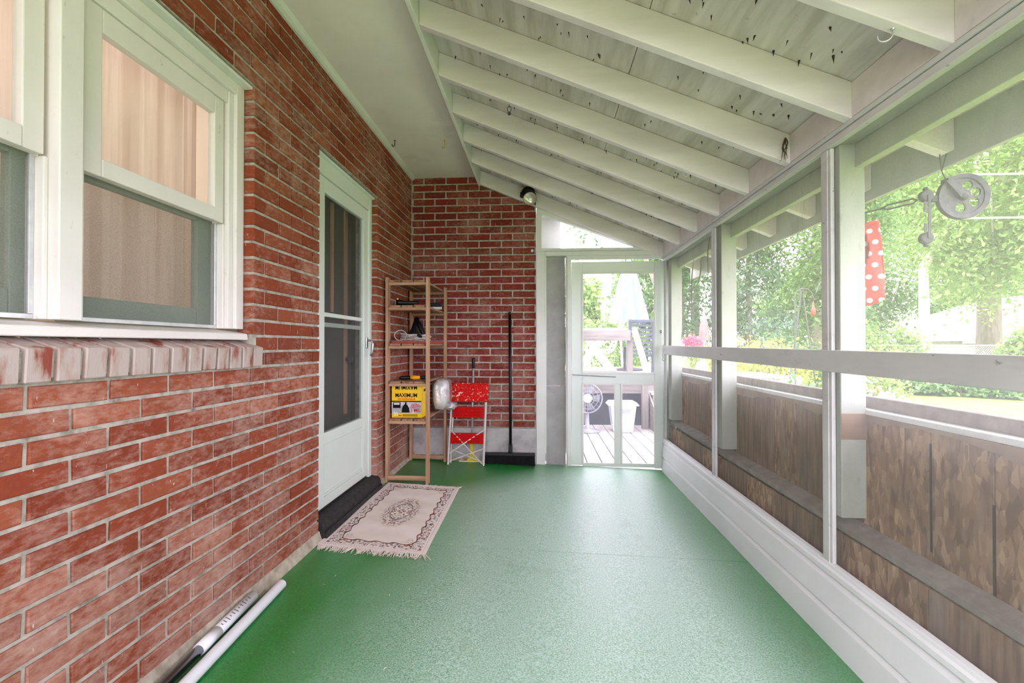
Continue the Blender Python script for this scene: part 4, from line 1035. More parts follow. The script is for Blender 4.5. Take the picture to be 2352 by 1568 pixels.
# ================================================================== CLOTHESLINE GEAR UNDER THE EAVE
PU = thing('clothesline_pulley', 'grey metal clothesline pulley wheel with four holes hung under the eave', 'pulley', (1.44, 1.66, 1.60))
pc = Vector((1.445, 1.668, 1.592)); pn = Vector((-.12, -.98, -.05)).normalized()       # wheel axis
pu_ = Vector((0, 0, 1)).cross(pn).normalized() * -1; pu_ = pu_ if pu_.x > 0 else -pu_; pv_ = Vector((0, 0, 1)) - pn * pn.z; pv_.normalize()
def wheel(b, c, R, r_in, th, holes, n=48, hr=.0):
    # rim as lathe ring
    return b
MB().lathe([(.062, -.007), (.076, -.010), (.078, -.006), (.069, 0), (.078, .006), (.076, .010), (.062, .007), (.062, -.007)], pc, pn, 48, cap=False).build('rim', M_GALV, PU, smooth=False)
# web disc with four round holes: grid of polar cells, cells inside holes dropped
b = MB(); NR, NA = 13, 120
hc_ = [(.039 * math.cos(a), .039 * math.sin(a)) for a in (-.55, .35, 1.25, -1.75)]
idx = {}
for side in (-.003, .003):
    for i in range(NR + 1):
        for k in range(NA):
            r = .004 + (.0625 - .004) * i / NR; t = 2 * math.pi * k / NA; u, w = r * math.cos(t), r * math.sin(t)
            for hx, hy in hc_:
                d = math.hypot(u - hx, w - hy)
                if abs(d - .0155) < .0028 and d > 1e-5: u, w = hx + (u - hx) / d * .0155, hy + (w - hy) / d * .0155
            idx[(side, i, k)] = len(b.v); b.v.append(tuple(pc + pu_ * u + pv_ * w + pn * side))
for i in range(NR):
    for k in range(NA):
        k2 = (k + 1) % NA; r = .004 + (.0625 - .004) * (i + .5) / NR; t = 2 * math.pi * (k + .5) / NA; u, w = r * math.cos(t), r * math.sin(t)
        if any(math.hypot(u - hx, w - hy) < .0148 for hx, hy in hc_): continue
        for sd in (-.003, .003): b.f.append((idx[(sd, i, k)], idx[(sd, i, k2)], idx[(sd, i + 1, k2)], idx[(sd, i + 1, k)]))
b.build('web', M_GALV, PU)
MB().lathe([(.012, -.014), (.014, -.010), (.014, .010), (.010, .015)], pc, pn, 16).build('hub', M_GALV, PU, smooth=True)
top = pc - pu_ * .052 + pv_ * .060
for s in (-1, 1): MB().bar(pc + pn * .013 * s - pu_ * .004, top + pn * .013 * s, .020, .003, pn).build('strap_plate', M_GALV, PU, bevel=.001)
MB().lathe([(.004, -.018), (.004, .018)], top, pn, 8).build('strap_bolt', M_GALV, PU)
side = pc - pu_ * .094 - pv_ * .004
MB().bar(pc - pu_ * .06 - pv_ * .002, side, .022, .012, pn).build('side_shackle', M_GALV, PU, bevel=.003)
for s in (-1, 1):
    MB().tube([top + pv_ * .004, top + pv_ * .03 - pu_ * .012, Vector((1.378 + .012 * s, 1.662, rb(1.378) + .012))], .0022, 6).build('hanging_wire', M_GALV, PU)
TG = thing('line_tightener', 'two wheeled grey spreader for the clothesline beside the big pulley', 'line spreader', (1.35, 1.70, 1.5))
s1 = side - pu_ * .016 + pv_ * .0
for dzz in (.012, -.135):
    c = s1 + Vector((0, 0, dzz))
    MB().lathe([(.016, -.010), (.020, -.008), (.014, -.002), (.014, .002), (.020, .008), (.016, .010)], c, pn, 24).build('wheel', M_GALV, TG)
    MB().lathe([(.006, -.006), (.009, 0), (.006, .006), (.0, .008)], c + Vector((0, 0, .024 if dzz > 0 else -.024)), (0, 0, 1), 10).build('knob', M_GALV, TG, smooth=True)
MB().bar(s1 + pn * .012 + Vector((0, 0, .014)) + pu_ * .004, s1 + pn * .012 + Vector((0, 0, -.137)) + pu_ * .004, .009, .003, pn).build('spreader_bar', M_GALV, TG)
for z0, z1 in ((-.010, -.045), (-.085, -.115)):
    MB().bar(s1 + pn * .011 - pu_ * .008 + Vector((0, 0, z0)), s1 + pn * .011 - pu_ * .008 + Vector((0, 0, z1)), .008, .003, pn).build('stub_bar', M_GALV, TG)
TB = thing('turnbuckle', 'galvanised turnbuckle fixed to the post behind the polka dot bag', 'turnbuckle', (1.25, 1.74, 1.58))
e1 = s1 - pu_ * .024; e0 = Vector((1.196, 1.815, e1.z - .012))
mid = lambda t: e0 + (e1 - e0) * t
MB().tube([mid(0), mid(.48)], .0032, 8).build('rod', M_GALV, TB)
for s in (-1, 1): MB().tube([mid(.44), mid(.52) + Vector((0, 0, .008 * s)), mid(.93) + Vector((0, 0, .008 * s)), mid(.99)], .0030, 8).build('side_bar', M_GALV, TB)
MB().tube([Vector((1.186, 1.80, e0.z + .01)), e0 + Vector((.0, -.004, .006)), e0 + Vector((.004, -.006, -.006)), e0 + Vector((-.004, -.004, -.012))], .0035, 8).build('eye_hook', M_GALV, TB)
for nm, off in (('upper', .074), ('lower', -.074)):
    st = pc + pv_ * off
    o = MB().tube([st + Vector((t, .02 * t, .0)) for t in (0, 3, 6, 9, 12.)], .0032, 6).build('clothesline', M_ROPE)
    tag(o, f'white clothesline running out from the {nm} edge of the pulley', 'clothesline', 'clothesline runs')
# polka dot peg bag
def dots_mat():
    t = NT('red_polka_dot_cloth')
    uv = t.n.new('ShaderNodeUVMap'); uv.uv_map = 'UVMap'; s = t.n.new('ShaderNodeSeparateXYZ'); t.link(uv.outputs[0], s.inputs[0])
    P = .052
    ry = t.math('FLOOR', t.math('DIVIDE', s.outputs[1], P)); ox = t.math('MULTIPLY', t.math('FLOORED_MODULO', ry, 2.), P * .4)
    fx = t.math('SUBTRACT', t.math('FLOORED_MODULO', t.math('ADD', s.outputs[0], ox), P * .8), P * .4); fy = t.math('SUBTRACT', t.math('FLOORED_MODULO', s.outputs[1], P), P / 2)
    d = t.math('SQRT', t.math('ADD', t.math('POWER', fx, 2.), t.math('POWER', fy, 2.)))
    c = t.mix(t.rng(d, .0115, .0105), (196, 84, 76), (228, 224, 218)); t.color(c); t.p(.8, .2)
    t.b.inputs['Transmission Weight'].default_value = 0
    return t.m
M_DOTS = dots_mat()
BG = thing('peg_bag', 'red clothespin bag with white polka dots hanging behind the post', 'bag', (1.47, 2.12, 1.28))
b = MB(); nu, nv = 24, 20; c0 = Vector((1.425, 2.195, 1.255)); ax = Vector((.72, -.69, 0)); nn = Vector((-.69, -.72, 0))
uvs = []
for s in (1, -1):
    for j in range(nv + 1):
        for i in range(nu + 1):
            u = i / nu; v = j / nv; w = (.115 - .02 * v * v) * (2 * u - 1)
            z = .37 * v + .45 * w * v - (.028 * abs(2 * u - 1) * v) - .03 * (1 - v) * (abs(2 * u - 1) ** 3) * -1
            bul = .030 * (1 - abs(2 * u - 1) ** 2.5) * math.sin(math.pi * min(1, v * .95 + .05)) * (1.4 - v) + .003 * math.sin(14 * u + 6 * v)
            p = c0 + ax * w + Vector((0, 0, z)) + nn * (s * bul); b.v.append(tuple(p)); uvs.append((w, z))
N = (nu + 1) * (nv + 1)
for s in (0, 1):
    for j in range(nv):
        for i in range(nu):
            u, v = (i + .5) / nu - .5, (j + .5) / nv
            if s == 0 and (u / .30) ** 2 + ((v - .66) / .26) ** 2 < 1: continue
            q = s * N + j * (nu + 1) + i; b.f.append((q, q + 1, q + nu + 2, q + nu + 1))
me = bpy.data.meshes.new('bag_cloth'); me.from_pydata(b.v, [], b.f); uvl = me.uv_layers.new(name='UVMap')
for lp_ in me.loops: uvl.data[lp_.index].uv = uvs[lp_.vertex_index]
o = pobj('bag_cloth', me, M_DOTS, BG, smooth=True); so = o.modifiers.new('depth', 'SOLIDIFY'); so.thickness = .0015
MB().bar(c0 + Vector((0, 0, .305)) - ax * .085, c0 + Vector((0, 0, .378)) + ax * .085, .012, .014).build('hanger_bar', M_DOTS, BG)
MB().tube([c0 + Vector((0, 0, .365)), c0 + Vector((0, 0, .40)), c0 + Vector((-.02, 0, .42)), c0 + Vector((-.045, .01, .47))], .002, 6).build('hanger_hook', M_GALV, BG)

# ================================================================== OUTSIDE: ground, deck, garden
GZ = -.32
M_LAWN = mat('lawn_green', [(106, 126, 58), (118, 138, 64), (128, 146, 72)], 1.4, rough=.95, bump=.4, bscale=60)
b = MB(); b.add([(-40, -40, GZ), (70, -40, GZ), (70, 80, GZ), (-40, 80, GZ)], [(0, 1, 2, 3)])
struct(b.build('ground', M_LAWN), 'bright yellow green lawn of the garden', 'ground')
wo = struct(BOX('wall_outside', mat('white_lap_wall', [(204, 206, 206), (216, 218, 218)], 3, rough=.7), None, -1.36, .19, 4.62, 8.2, GZ, 2.42), 'white outer wall of the house seen through the transom', 'wall')
BOX('gutter', M_PAINT, wo, -1.0, .27, 4.50, 4.61, 2.36, 2.46, .01)
M_DECK = mat('weathered_deck', [(140, 135, 131), (154, 149, 145), (164, 159, 155)], 9, (3, .3, 1), rough=.8, bump=.3, bscale=50, bstretch=(6, .3, 1))
M_DECKX = mat('weathered_deck_rail', [(92, 86, 82), (112, 106, 101), (124, 118, 113)], 9, (.3, 3, 3), rough=.8, bump=.3, bscale=50, bstretch=(.3, 6, 6))
M_DECKZ = mat('weathered_deck_post', [(104, 97, 92), (122, 115, 109)], 9, (3, 3, .3), rough=.8)
dk = semp('ground_deck', 'pale weathered board deck outside the screen door', 'deck')
x = .16
while x < 2.0:
    BOX('deck_board', M_DECK, dk, x, x + .134, 4.245, 6.62, -.085, -.052, .004); x += .142
BOX('deck_frame', M_DARK, dk, .16, 2.0, 4.25, 6.62, GZ, -.087)
rd = semp('ground_deck_raised', 'raised upper deck with rim beam and shadowed skirt', 'deck')
x = -.2
while x < 3.6:
    BOX('deck_board', M_DECK, rd, x, x + .134, 6.66, 9.6, .60, .632, .004); x += .142
BOX('rim_beam', M_DECKX, rd, -.2, 3.62, 6.62, 6.658, .395, .630, .004)
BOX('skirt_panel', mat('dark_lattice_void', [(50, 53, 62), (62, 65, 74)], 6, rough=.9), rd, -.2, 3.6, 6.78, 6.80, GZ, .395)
for x in (.55, 1.36, 2.3):
    BOX('deck_post', M_DECKZ, rd, x, x + .085, 6.30 if x == 1.36 else 6.66, 6.385 if x == 1.36 else 6.745, -.052, .58 if x == 1.36 else .395, .004)
rg = thing('deck_railing', 'thick grey deck railing with post and sloping white stair rail', 'railing', (.8, 6.5, .63))
BOX('top_rail', M_DECKX, rg, -.1, 1.262, 6.60, 6.645, 1.145, 1.300, .004)
BOX('rail_post', M_DECKZ, rg, 1.222, 1.302, 6.646, 6.726, .633, 1.20, .004)
MB().bar((1.315, 6.62, 1.31), (1.43, 6.20, .62), .045, .09, (0, 0, 1)).build('stair_rail', M_PVC, rg, bevel=.004)
BOX('lower_rail', M_DECKX, rg, -.1, 1.20, 6.66, 6.70, .66, .71, .004)
st = thing('deck_stairs', 'small pale wooden stair at the end of the raised deck', 'stairs', (1.7, 6.4, GZ))
for k in range(3):
    BOX('tread', M_DECK, st, 1.48, 2.25, 5.75 + .29 * k, 6.05 + .29 * k, .10 + .17 * k - .035, .10 + .17 * k, .004)
    BOX('riser', M_DECKX, st, 1.50, 2.23, 6.035 + .29 * k, 6.049 + .29 * k, .10 + .17 * k + .001, .10 + .17 * (k + 1) - .036, .002)
for x in (1.46, 2.255): MB().hexa([(x, 5.75, GZ), (x + .018, 5.75, GZ), (x + .018, 6.61, GZ), (x, 6.61, GZ), (x, 5.75, .06), (x + .018, 5.75, .06), (x + .018, 6.61, .56), (x, 6.61, .56)]).build('stringer', M_DECKX, st)

# closed parasol and patio furniture on the raised deck
UM = thing('patio_umbrella', 'folded pale blue patio umbrella on the raised deck', 'umbrella', (1.565, 8.35, .63))
b = MB(); prof = [(1.50, .30), (1.62, .285), (1.9, .22), (2.2, .16), (2.5, .09), (2.62, .035)]; n = 64
for j, (z, r) in enumerate(prof):
    for k in range(n):
        a = 2 * math.pi * k / n; f = 1 + .22 * math.cos(8 * a) * (1 if j < 4 else .5); zz = z + (.035 * math.cos(8 * a + 1.0) if j == 0 else 0)
        b.v.append((1.565 + r * f * math.cos(a), 8.35 + r * f * math.sin(a), zz))
for j in range(len(prof) - 1):
    for k in range(n): k2 = (k + 1) % n; b.f.append((j * n + k, j * n + k2, (j + 1) * n + k2, (j + 1) * n + k))
b.f.append(tuple((len(prof) - 1) * n + k for k in range(n)))
b.build('canopy', mat('pale_blue_canvas', [(104, 129, 145), (116, 141, 155)], 6, rough=.9), UM, smooth=True)
MB().tube([(1.565, 8.35, .66), (1.565, 8.35, 2.70)], .02, 12).build('pole', M_PVC, UM, smooth=True)
MB().lathe([(.24, 0), (.24, .03), (.06, .06), (.035, .14)], (1.565, 8.35, .633), (0, 0, 1), 24).build('base', M_GALV, UM, smooth=True)
TBL = thing('patio_table', 'round white patio table under the folded umbrella', 'table', (1.30, 8.35, .633))
MB().lathe([(.56, 0), (.58, .012), (.58, .028), (.55, .036)], (1.20, 8.55, 1.345), (0, 0, 1), 40).build('table_top', M_PVC, TBL, smooth=True)
for a in (.8, 2.4, 3.9, 5.5): MB().tube([(1.20 + .42 * math.cos(a), 8.55 + .42 * math.sin(a), 1.345), (1.20 + .50 * math.cos(a), 8.55 + .50 * math.sin(a), .634)], .02, 8).build('leg', M_PVC, TBL)
M_NAVY = mat('dark_slat_paint', [(44, 50, 60), (58, 64, 74)], 6, rough=.5)
CH = thing('slat_chair', 'tall dark slat backed garden chair behind the deck railing', 'chair', (1.60, 7.45, .633))
cx_, cy_ = 1.585, 7.42
for s in (-1, 1):
    MB().bar((cx_ + s * .185, cy_ + .02, .634), (cx_ + s * .185, cy_ - .06, 1.475), .05, .03, (0, 1, 0)).build('back_stile', M_NAVY, CH, bevel=.004)
    MB().bar((cx_ + s * .185, cy_ + .46, .634), (cx_ + s * .185, cy_ + .42, 1.06), .04, .03, (0, 1, 0)).build('front_leg', M_NAVY, CH, bevel=.004)
    MB().bar((cx_ + s * .20, cy_ - .05, 1.25), (cx_ + s * .20, cy_ + .45, 1.24), .05, .025).build('arm', M_NAVY, CH, bevel=.004)
for k in range(8):
    z = .92 + .068 * k; MB().bar((cx_ - .165, cy_ + .02 - .095 * (z - .634), z), (cx_ + .165, cy_ + .02 - .095 * (z - .634), z), .012, .036).build('back_slat', M_NAVY, CH)
MB().bar((cx_ - .21, cy_ - .062, 1.462), (cx_ + .21, cy_ - .062, 1.462), .03, .05).build('top_rail', M_NAVY, CH, bevel=.008)
for k in range(5): BOX('seat_slat', M_NAVY, CH, cx_ - .20, cx_ + .20, cy_ + .03 + .088 * k, cy_ + .105 + .088 * k, 1.05, 1.072, .003)
def folding_chair(lbl, X, Y, flip):
    t = thing('folding_chair', lbl, 'chair', (X, Y, .633), 'white garden chairs'); f = flip
    for s in (-.24, .24):
        MB().bar((X - .28 * f, Y + s, .634), (X + .12 * f, Y + s, 1.16), .045, .022, (0, 1, 0)).build('leg', M_PVC, t, bevel=.003)
        MB().bar((X + .30 * f, Y + s * .9, .634), (X - .06 * f, Y + s * .9, 1.16), .045, .022, (0, 1, 0)).build('leg', M_PVC, t, bevel=.003)
        MB().bar((X - .30 * f, Y + s, 1.175), (X + .26 * f, Y + s, 1.205), .05, .025).build('arm', M_PVC, t, bevel=.006)
        MB().bar((X - .22 * f, Y + s * .85, 1.0), (X - .42 * f, Y + s * .85, 1.50), .03, .025, (0, 1, 0)).build('back_stile', M_PVC, t, bevel=.003)
    for k in range(6):
        z = 1.08 + .075 * k; xx = X - f * (.22 + .2 * (z - 1.0) / .5); MB().bar((xx, Y - .21, z), (xx, Y + .21, z), .012, .05).build('back_slat', M_PVC, t)
    for k in range(5): xx = X + f * (-.2 + .095 * k); MB().bar((xx, Y - .22, 1.01), (xx, Y + .22, 1.01), .07, .018).build('seat_slat', M_PVC, t)
folding_chair('white folding garden chair close behind the thick deck railing', .78, 7.18, 1)
folding_chair('white folding garden chair between the dark slat chair and round table', .93, 7.70, -1)
FN = thing('pedestal_fan', 'round grey pedestal fan on the lower deck behind the screen door', 'fan', (.60, 6.1, -.052))
fc = Vector((.600, 6.10, .385))
M_FAN = mat('grey_fan_plastic', [(120, 122, 128), (140, 142, 148)], 20, rough=.5)
CG = emp('cage', FN)
for r in (.19, .14, .09): MB().tube([fc + Vector((r * math.cos(a), -.03, r * math.sin(a))) for a in [2 * math.pi * k / 40 for k in range(40)]], .004 if r < .19 else .009, 6, closed=True).build('cage_ring', M_FAN, CG)
for k in range(20):
    a = 2 * math.pi * k / 20; MB().tube([fc + Vector((.05 * math.cos(a), -.04, .05 * math.sin(a))), fc + Vector((.19 * math.cos(a), -.03, .19 * math.sin(a)))], .0022, 5).build('cage_wire', M_FAN, CG)
MB().lathe([(.055, -.01), (.058, 0), (.045, .008), (.0, .01)], fc + Vector((0, -.045, 0)), (0, -1, 0), 24).build('hub', M_PVC, FN, smooth=True)
for k in range(5):
    a = 2 * math.pi * k / 5; d = Vector((math.cos(a), 0, math.sin(a))); e = Vector((-math.sin(a), 0, math.cos(a)))
    MB().add([fc + d * .04 - e * .02, fc + d * .16 - e * .05 + Vector((0, .02, 0)), fc + d * .17 + e * .05 - Vector((0, .02, 0)), fc + d * .04 + e * .02,
              fc + d * .04 - e * .02 + Vector((0, .004, 0)), fc + d * .16 - e * .05 + Vector((0, .024, 0)), fc + d * .17 + e * .05 - Vector((0, .016, 0)), fc + d * .04 + e * .02 + Vector((0, .004, 0))],
             [(0, 1, 2, 3), (7, 6, 5, 4), (0, 4, 5, 1), (1, 5, 6, 2), (2, 6, 7, 3), (3, 7, 4, 0)]).build('blade', M_FAN, FN)
MB().lathe([(.17, 0), (.17, .015), (.03, .04), (.022, .25)], (.60, 6.10, -.0515), (0, 0, 1), 24).build('stand', M_FAN, FN, smooth=True)
BN = thing('waste_bin', 'white plastic bin with swing lid on the lower deck', 'bin', (1.06, 6.15, -.052))
def taper(b, cx, cy, z0, z1, w0, d0, w1, d1):
    return b.hexa([(cx - w0, cy - d0, z0), (cx + w0, cy - d0, z0), (cx + w0, cy + d0, z0), (cx - w0, cy + d0, z0), (cx - w1, cy - d1, z1), (cx + w1, cy - d1, z1), (cx + w1, cy + d1, z1), (cx - w1, cy + d1, z1)])
taper(MB(), 1.06, 6.15, -.0515, .295, .125, .11, .165, .14).build('bin_body', M_PVC, BN, bevel=.015, seg=3)
taper(MB(), 1.06, 6.15, .296, .345, .205, .165, .165, .13).build('bin_lid', M_PVC, BN, bevel=.015, seg=3)
BOX('bin_slot', M_FAN, BN, .97, 1.15, 6.0005, 6.0045, .205, .255, .003)
BOX('bin_foot', M_PVC, BN, .96, 1.16, 6.02, 6.036, -.045, .02, .003)

# ---- foliage builders
def leaves(name, m, parent, centres, spread, n, size, seed, droop=.3, aspect=.55):
    g = np.random.default_rng(seed); C_ = np.array(centres); k = g.integers(0, len(C_), n)
    p = C_[k] + g.normal(0, 1, (n, 3)) * np.array(spread)
    d = g.normal(0, 1, (n, 3)); d[:, 2] -= droop; d /= np.linalg.norm(d, axis=1)[:, None]
    up = g.normal(0, .55, (n, 3)); up[:, 2] += 1; sd = np.cross(d, up); sd /= np.linalg.norm(sd, axis=1)[:, None] + 1e-9
    s = size * g.uniform(.6, 1.3, (n, 1)); v = np.empty((n, 4, 3)); nrm = np.cross(sd, d)
    v[:, 0] = p - d * s * .5; v[:, 1] = p + sd * s * aspect * .5 - nrm * s * .06; v[:, 2] = p + d * s * .5; v[:, 3] = p - sd * s * aspect * .5 - nrm * s * .06
    me = bpy.data.meshes.new(name); me.vertices.add(n * 4); me.vertices.foreach_set('co', v.reshape(-1))
    me.loops.add(n * 4); me.loops.foreach_set('vertex_index', np.arange(n * 4)); me.polygons.add(n)
    me.polygons.foreach_set('loop_start', np.arange(0, n * 4, 4)); me.polygons.foreach_set('loop_total', np.full(n, 4)); me.update(calc_edges=True)
    o = pobj(name, me, m, parent); o['kind'] = 'stuff'; return o
L_MAPLE = leaf_mat('maple_leaf', [(90, 122, 74), (106, 138, 82), (120, 150, 94), (138, 164, 104)])
L_LIGHT = leaf_mat('light_leaf', [(120, 150, 82), (136, 164, 94), (154, 176, 110)])
L_DEEP = leaf_mat('deep_leaf', [(74, 104, 68), (90, 120, 78), (106, 134, 90)])
L_BLUE = leaf_mat('spruce_needle', [(104, 132, 112), (122, 148, 126), (138, 162, 138)], .3)
L_YEL = leaf_mat('yellow_green_leaf', [(156, 162, 80), (172, 178, 96), (140, 156, 78)])
L_WHITE = leaf_mat('white_petal', [(236, 232, 232), (240, 226, 230), (224, 214, 214)])
L_PINK = leaf_mat('pink_petal', [(220, 70, 110), (236, 110, 140), (230, 90, 100)])
L_ORANGE = leaf_mat('orange_petal', [(236, 160, 70), (240, 190, 90), (224, 120, 80)])
M_BARK = mat('grey_bark', [(112, 104, 94), (140, 132, 120)], 10, (1, 1, .2), rough=.95)
M_BARKL = mat('pale_bark', [(176, 166, 154), (196, 188, 176)], 10, (1, 1, .2), rough=.95)
def crown_points(c, r, n, seed, inner=.45):
    g = np.random.default_rng(seed); d = g.normal(0, 1, (n, 3)); d /= np.linalg.norm(d, axis=1)[:, None]
    q = g.uniform(inner, 1, (n, 1)) ** .6
    return np.array(c) + d * q * np.array(r)
def tree(name, label, foot, crown, r, m, n, size, seed, trunk_r=.16, bark=None, clumps=70, group='trees of the garden', spread=None, limbs=7):
    t = thing(name, label, 'tree', foot, group); cp = crown_points(crown, r, clumps, seed)
    leaves('crown', m, t, cp, spread or tuple(x * .13 for x in r), n, size, seed)
    f, c = Vector(foot), Vector(crown); rr = random.Random(seed)
    MB().tube([f, f + Vector((rr.uniform(-.05, .05), 0, (c.z - f.z) * .5)), f + (c - f) * .85, c + Vector((0, 0, r[2] * .5))], [trunk_r, trunk_r * .8, trunk_r * .5, trunk_r * .15], 10).build('trunk', bark or M_BARK, t, smooth=True)
    for k in range(limbs):
        e = Vector(cp[k * 3 % len(cp)]); s0 = c + Vector((0, 0, rr.uniform(-.2, .35) * r[2]))
        MB().tube([s0, (s0 + e) / 2 + Vector((0, 0, .2)), e], [trunk_r * .35, trunk_r * .22, trunk_r * .06], 6).build('branch', bark or M_BARK, t)
    return t
tree('broadleaf_tree', 'tall light green tree with slim pale trunk behind the chain link fence', (14.2, 17.95, GZ), (16.2, 17.8, 8.3), (3.1, 3.0, 5.2), L_LIGHT, 28000, .19, 1, .19, M_BARKL, 110)
tree('broadleaf_tree', 'largest spreading tree with thick dark trunk near the white roof', (21.4, 23.4, GZ), (21.5, 22.5, 10.0), (6.0, 6.0, 6.6), L_LIGHT, 30000, .27, 2, .5, M_BARK, 130)
tree('broadleaf_tree', 'deep green tree at the far side of the garden behind the polka dot bag', (13.0, 22.5, GZ), (12.9, 21.8, 2.6), (3.0, 3.0, 2.7), L_MAPLE, 15000, .20, 3, .25, M_BARK, 80)
tree('broadleaf_tree', 'bright maple filling the middle screen beyond the flower bed', (7.9, 13.7, GZ), (8.0, 13.7, 4.8), (1.7, 1.7, 3.6), L_MAPLE, 22000, .125, 4, .2, M_BARK, 110)
tree('broadleaf_tree', 'leafy tree seen through the farthest screen beyond the red umbrella', (4.9, 15.0, GZ), (4.9, 14.8, 3.6), (2.0, 2.0, 3.0), L_DEEP, 14000, .14, 5, .16, M_BARK, 70)
tree('broadleaf_tree', 'tree with light foliage at the hinge edge of the screen door view', (.9, 13.4, GZ), (.85, 13.2, 1.9), (.8, .9, 1.5), L_LIGHT, 7000, .16, 6, .1, M_BARK, 45)
tree('broadleaf_tree', 'mid green tree standing behind the folded blue umbrella', (3.6, 14.2, GZ), (3.35, 14.4, 2.3), (1.25, 1.3, 1.9), L_MAPLE, 7000, .17, 7, .12, M_BARK, 50)
tree('broadleaf_tree', 'sparse tree with bare twigs arching over the raised deck', (3.0, 11.2, GZ), (1.9, 10.0, 4.2), (1.5, .9, 1.1), L_DEEP, 900, .11, 8, .09, M_BARK, 34, limbs=11)
tree('broadleaf_tree', 'high canopied tree far behind the slim pale trunk', (36.0, 41.5, GZ), (36.0, 41.5, 10.0), (6.5, 4.5, 8.0), L_MAPLE, 16000, .38, 10, .3, M_BARK, 80)
# spruce
SPR = thing('spruce_tree', 'pale blue green spruce between the maple and the middle post', 'tree', (6.35, 14.5, GZ), 'trees of the garden')
g = np.random.default_rng(12); pts = []
for k in range(260):
    h = g.uniform(.3, 7.2); rad = (7.5 - h) / 7.5 * 1.75 * g.uniform(.45, 1); a = g.uniform(0, 6.28); pts.append((6.35 + rad * math.cos(a), 14.5 + rad * math.sin(a), GZ + h - .25 * rad))
leaves('crown', L_BLUE, SPR, pts, (.16, .16, .07), 16000, .13, 12, .6, .35)
MB().tube([(6.35, 14.5, GZ), (6.35, 14.5, 7.0)], [.14, .02], 8).build('trunk', M_BARK, SPR)
def bush(name, label, c, r, m, n, size, seed, cat='shrub', blossoms=None):
    t = thing(name, label, cat, (c[0], c[1], GZ), 'garden shrubs'); cp = crown_points(c, r, 50, seed, .3)
    leaves('foliage', m, t, cp, tuple(x * .16 for x in r), n, size, seed)
    for k in range(5): MB().tube([(c[0] + .05 * math.cos(k * 1.3), c[1] + .05 * math.sin(k * 1.3), GZ), tuple(cp[k])], [.018, .006], 5).build('stem', M_BARK, t)
    if blossoms:
        bm, bn, bs, pts_ = blossoms; leaves('blossom', bm, t, pts_, (.05, .05, .04), bn, bs, seed + 50, 0, .8)
    return t
bush('rounded_shrub', 'rounded yellow green shrub in the middle screen below the maple', (3.75, 8.5, .55), (1.05, .8, .75), L_YEL, 9000, .07, 20)
bush('rounded_shrub', 'light green shrub against the chain link fence below the slim trunk', (10.7, 15.6, .75), (1.25, .9, 1.05), L_LIGHT, 6000, .16, 21)
bush('rounded_shrub', 'light green shrub against the chain link fence below the white roof', (14.3, 14.3, .6), (.75, .7, .9), L_LIGHT, 3500, .16, 22)
hb_ = crown_points((2.45, 4.3, .42), (.55, 1.0, .30), 26, 33, .8); hb_[:, 2] = np.abs(hb_[:, 2] - .42) + .48
bush('hydrangea_bush', 'white flowering hydrangea close outside the middle screen', (2.45, 4.3, .28), (.62, 1.15, .42), L_MAPLE, 9000, .075, 23, 'bush', (L_WHITE, 1500, .035, hb_))
bush('flower_clump', 'orange flower clump below the shepherd hooks in the middle screen', (4.55, 6.9, .35), (.5, .6, .65), L_LIGHT, 3500, .06, 24, 'flowers', (L_ORANGE, 500, .05, crown_points((4.55, 6.9, .7), (.5, .6, .4), 24, 35)))
bush('flower_clump', 'pink flower clump seen through the farthest screen', (2.35, 7.3, .60), (.14, .14, .5), L_LIGHT, 900, .05, 25, 'flowers', (L_PINK, 700, .05, crown_points((2.35, 7.3, 1.12), (.10, .09, .06), 14, 36)))
bush('rounded_shrub', 'light green shrubbery behind the patio table in the door view', (1.75, 11.6, .75), (.95, .6, .95), L_LIGHT, 5000, .10, 26)
bush('rounded_shrub', 'dense green shrub under the spruce beyond the yellow shrub', (6.0, 11.6, .5), (1.3, .8, .8), L_DEEP, 5000, .10, 27)
# hedge along the far lawn edge
HG = thing('hedge', 'low loose green hedge along the far edge of the lawn', 'hedge', (11.2, 13.4, GZ))
g = np.random.default_rng(41); hp = []
for k in range(170):
    t = g.uniform(-.25, 1.25); hp.append((9.4 + 3.4 * t + g.normal(0, .25), 14.6 - 1.9 * t + g.normal(0, .25), GZ + .18 + abs(g.normal(0, .24))))
leaves('foliage', leaf_mat('hedge_leaf', [(96, 136, 80), (116, 154, 94), (136, 170, 108)]), HG, hp, (.14, .14, .10), 14000, .13, 41, 0)
for k in range(12): MB().tube([(9.0 + .36 * k, 14.8 - .2 * k, GZ), (9.0 + .36 * k, 14.8 - .2 * k, GZ + .4)], [.03, .01], 5).build('stem', M_BARK, HG)

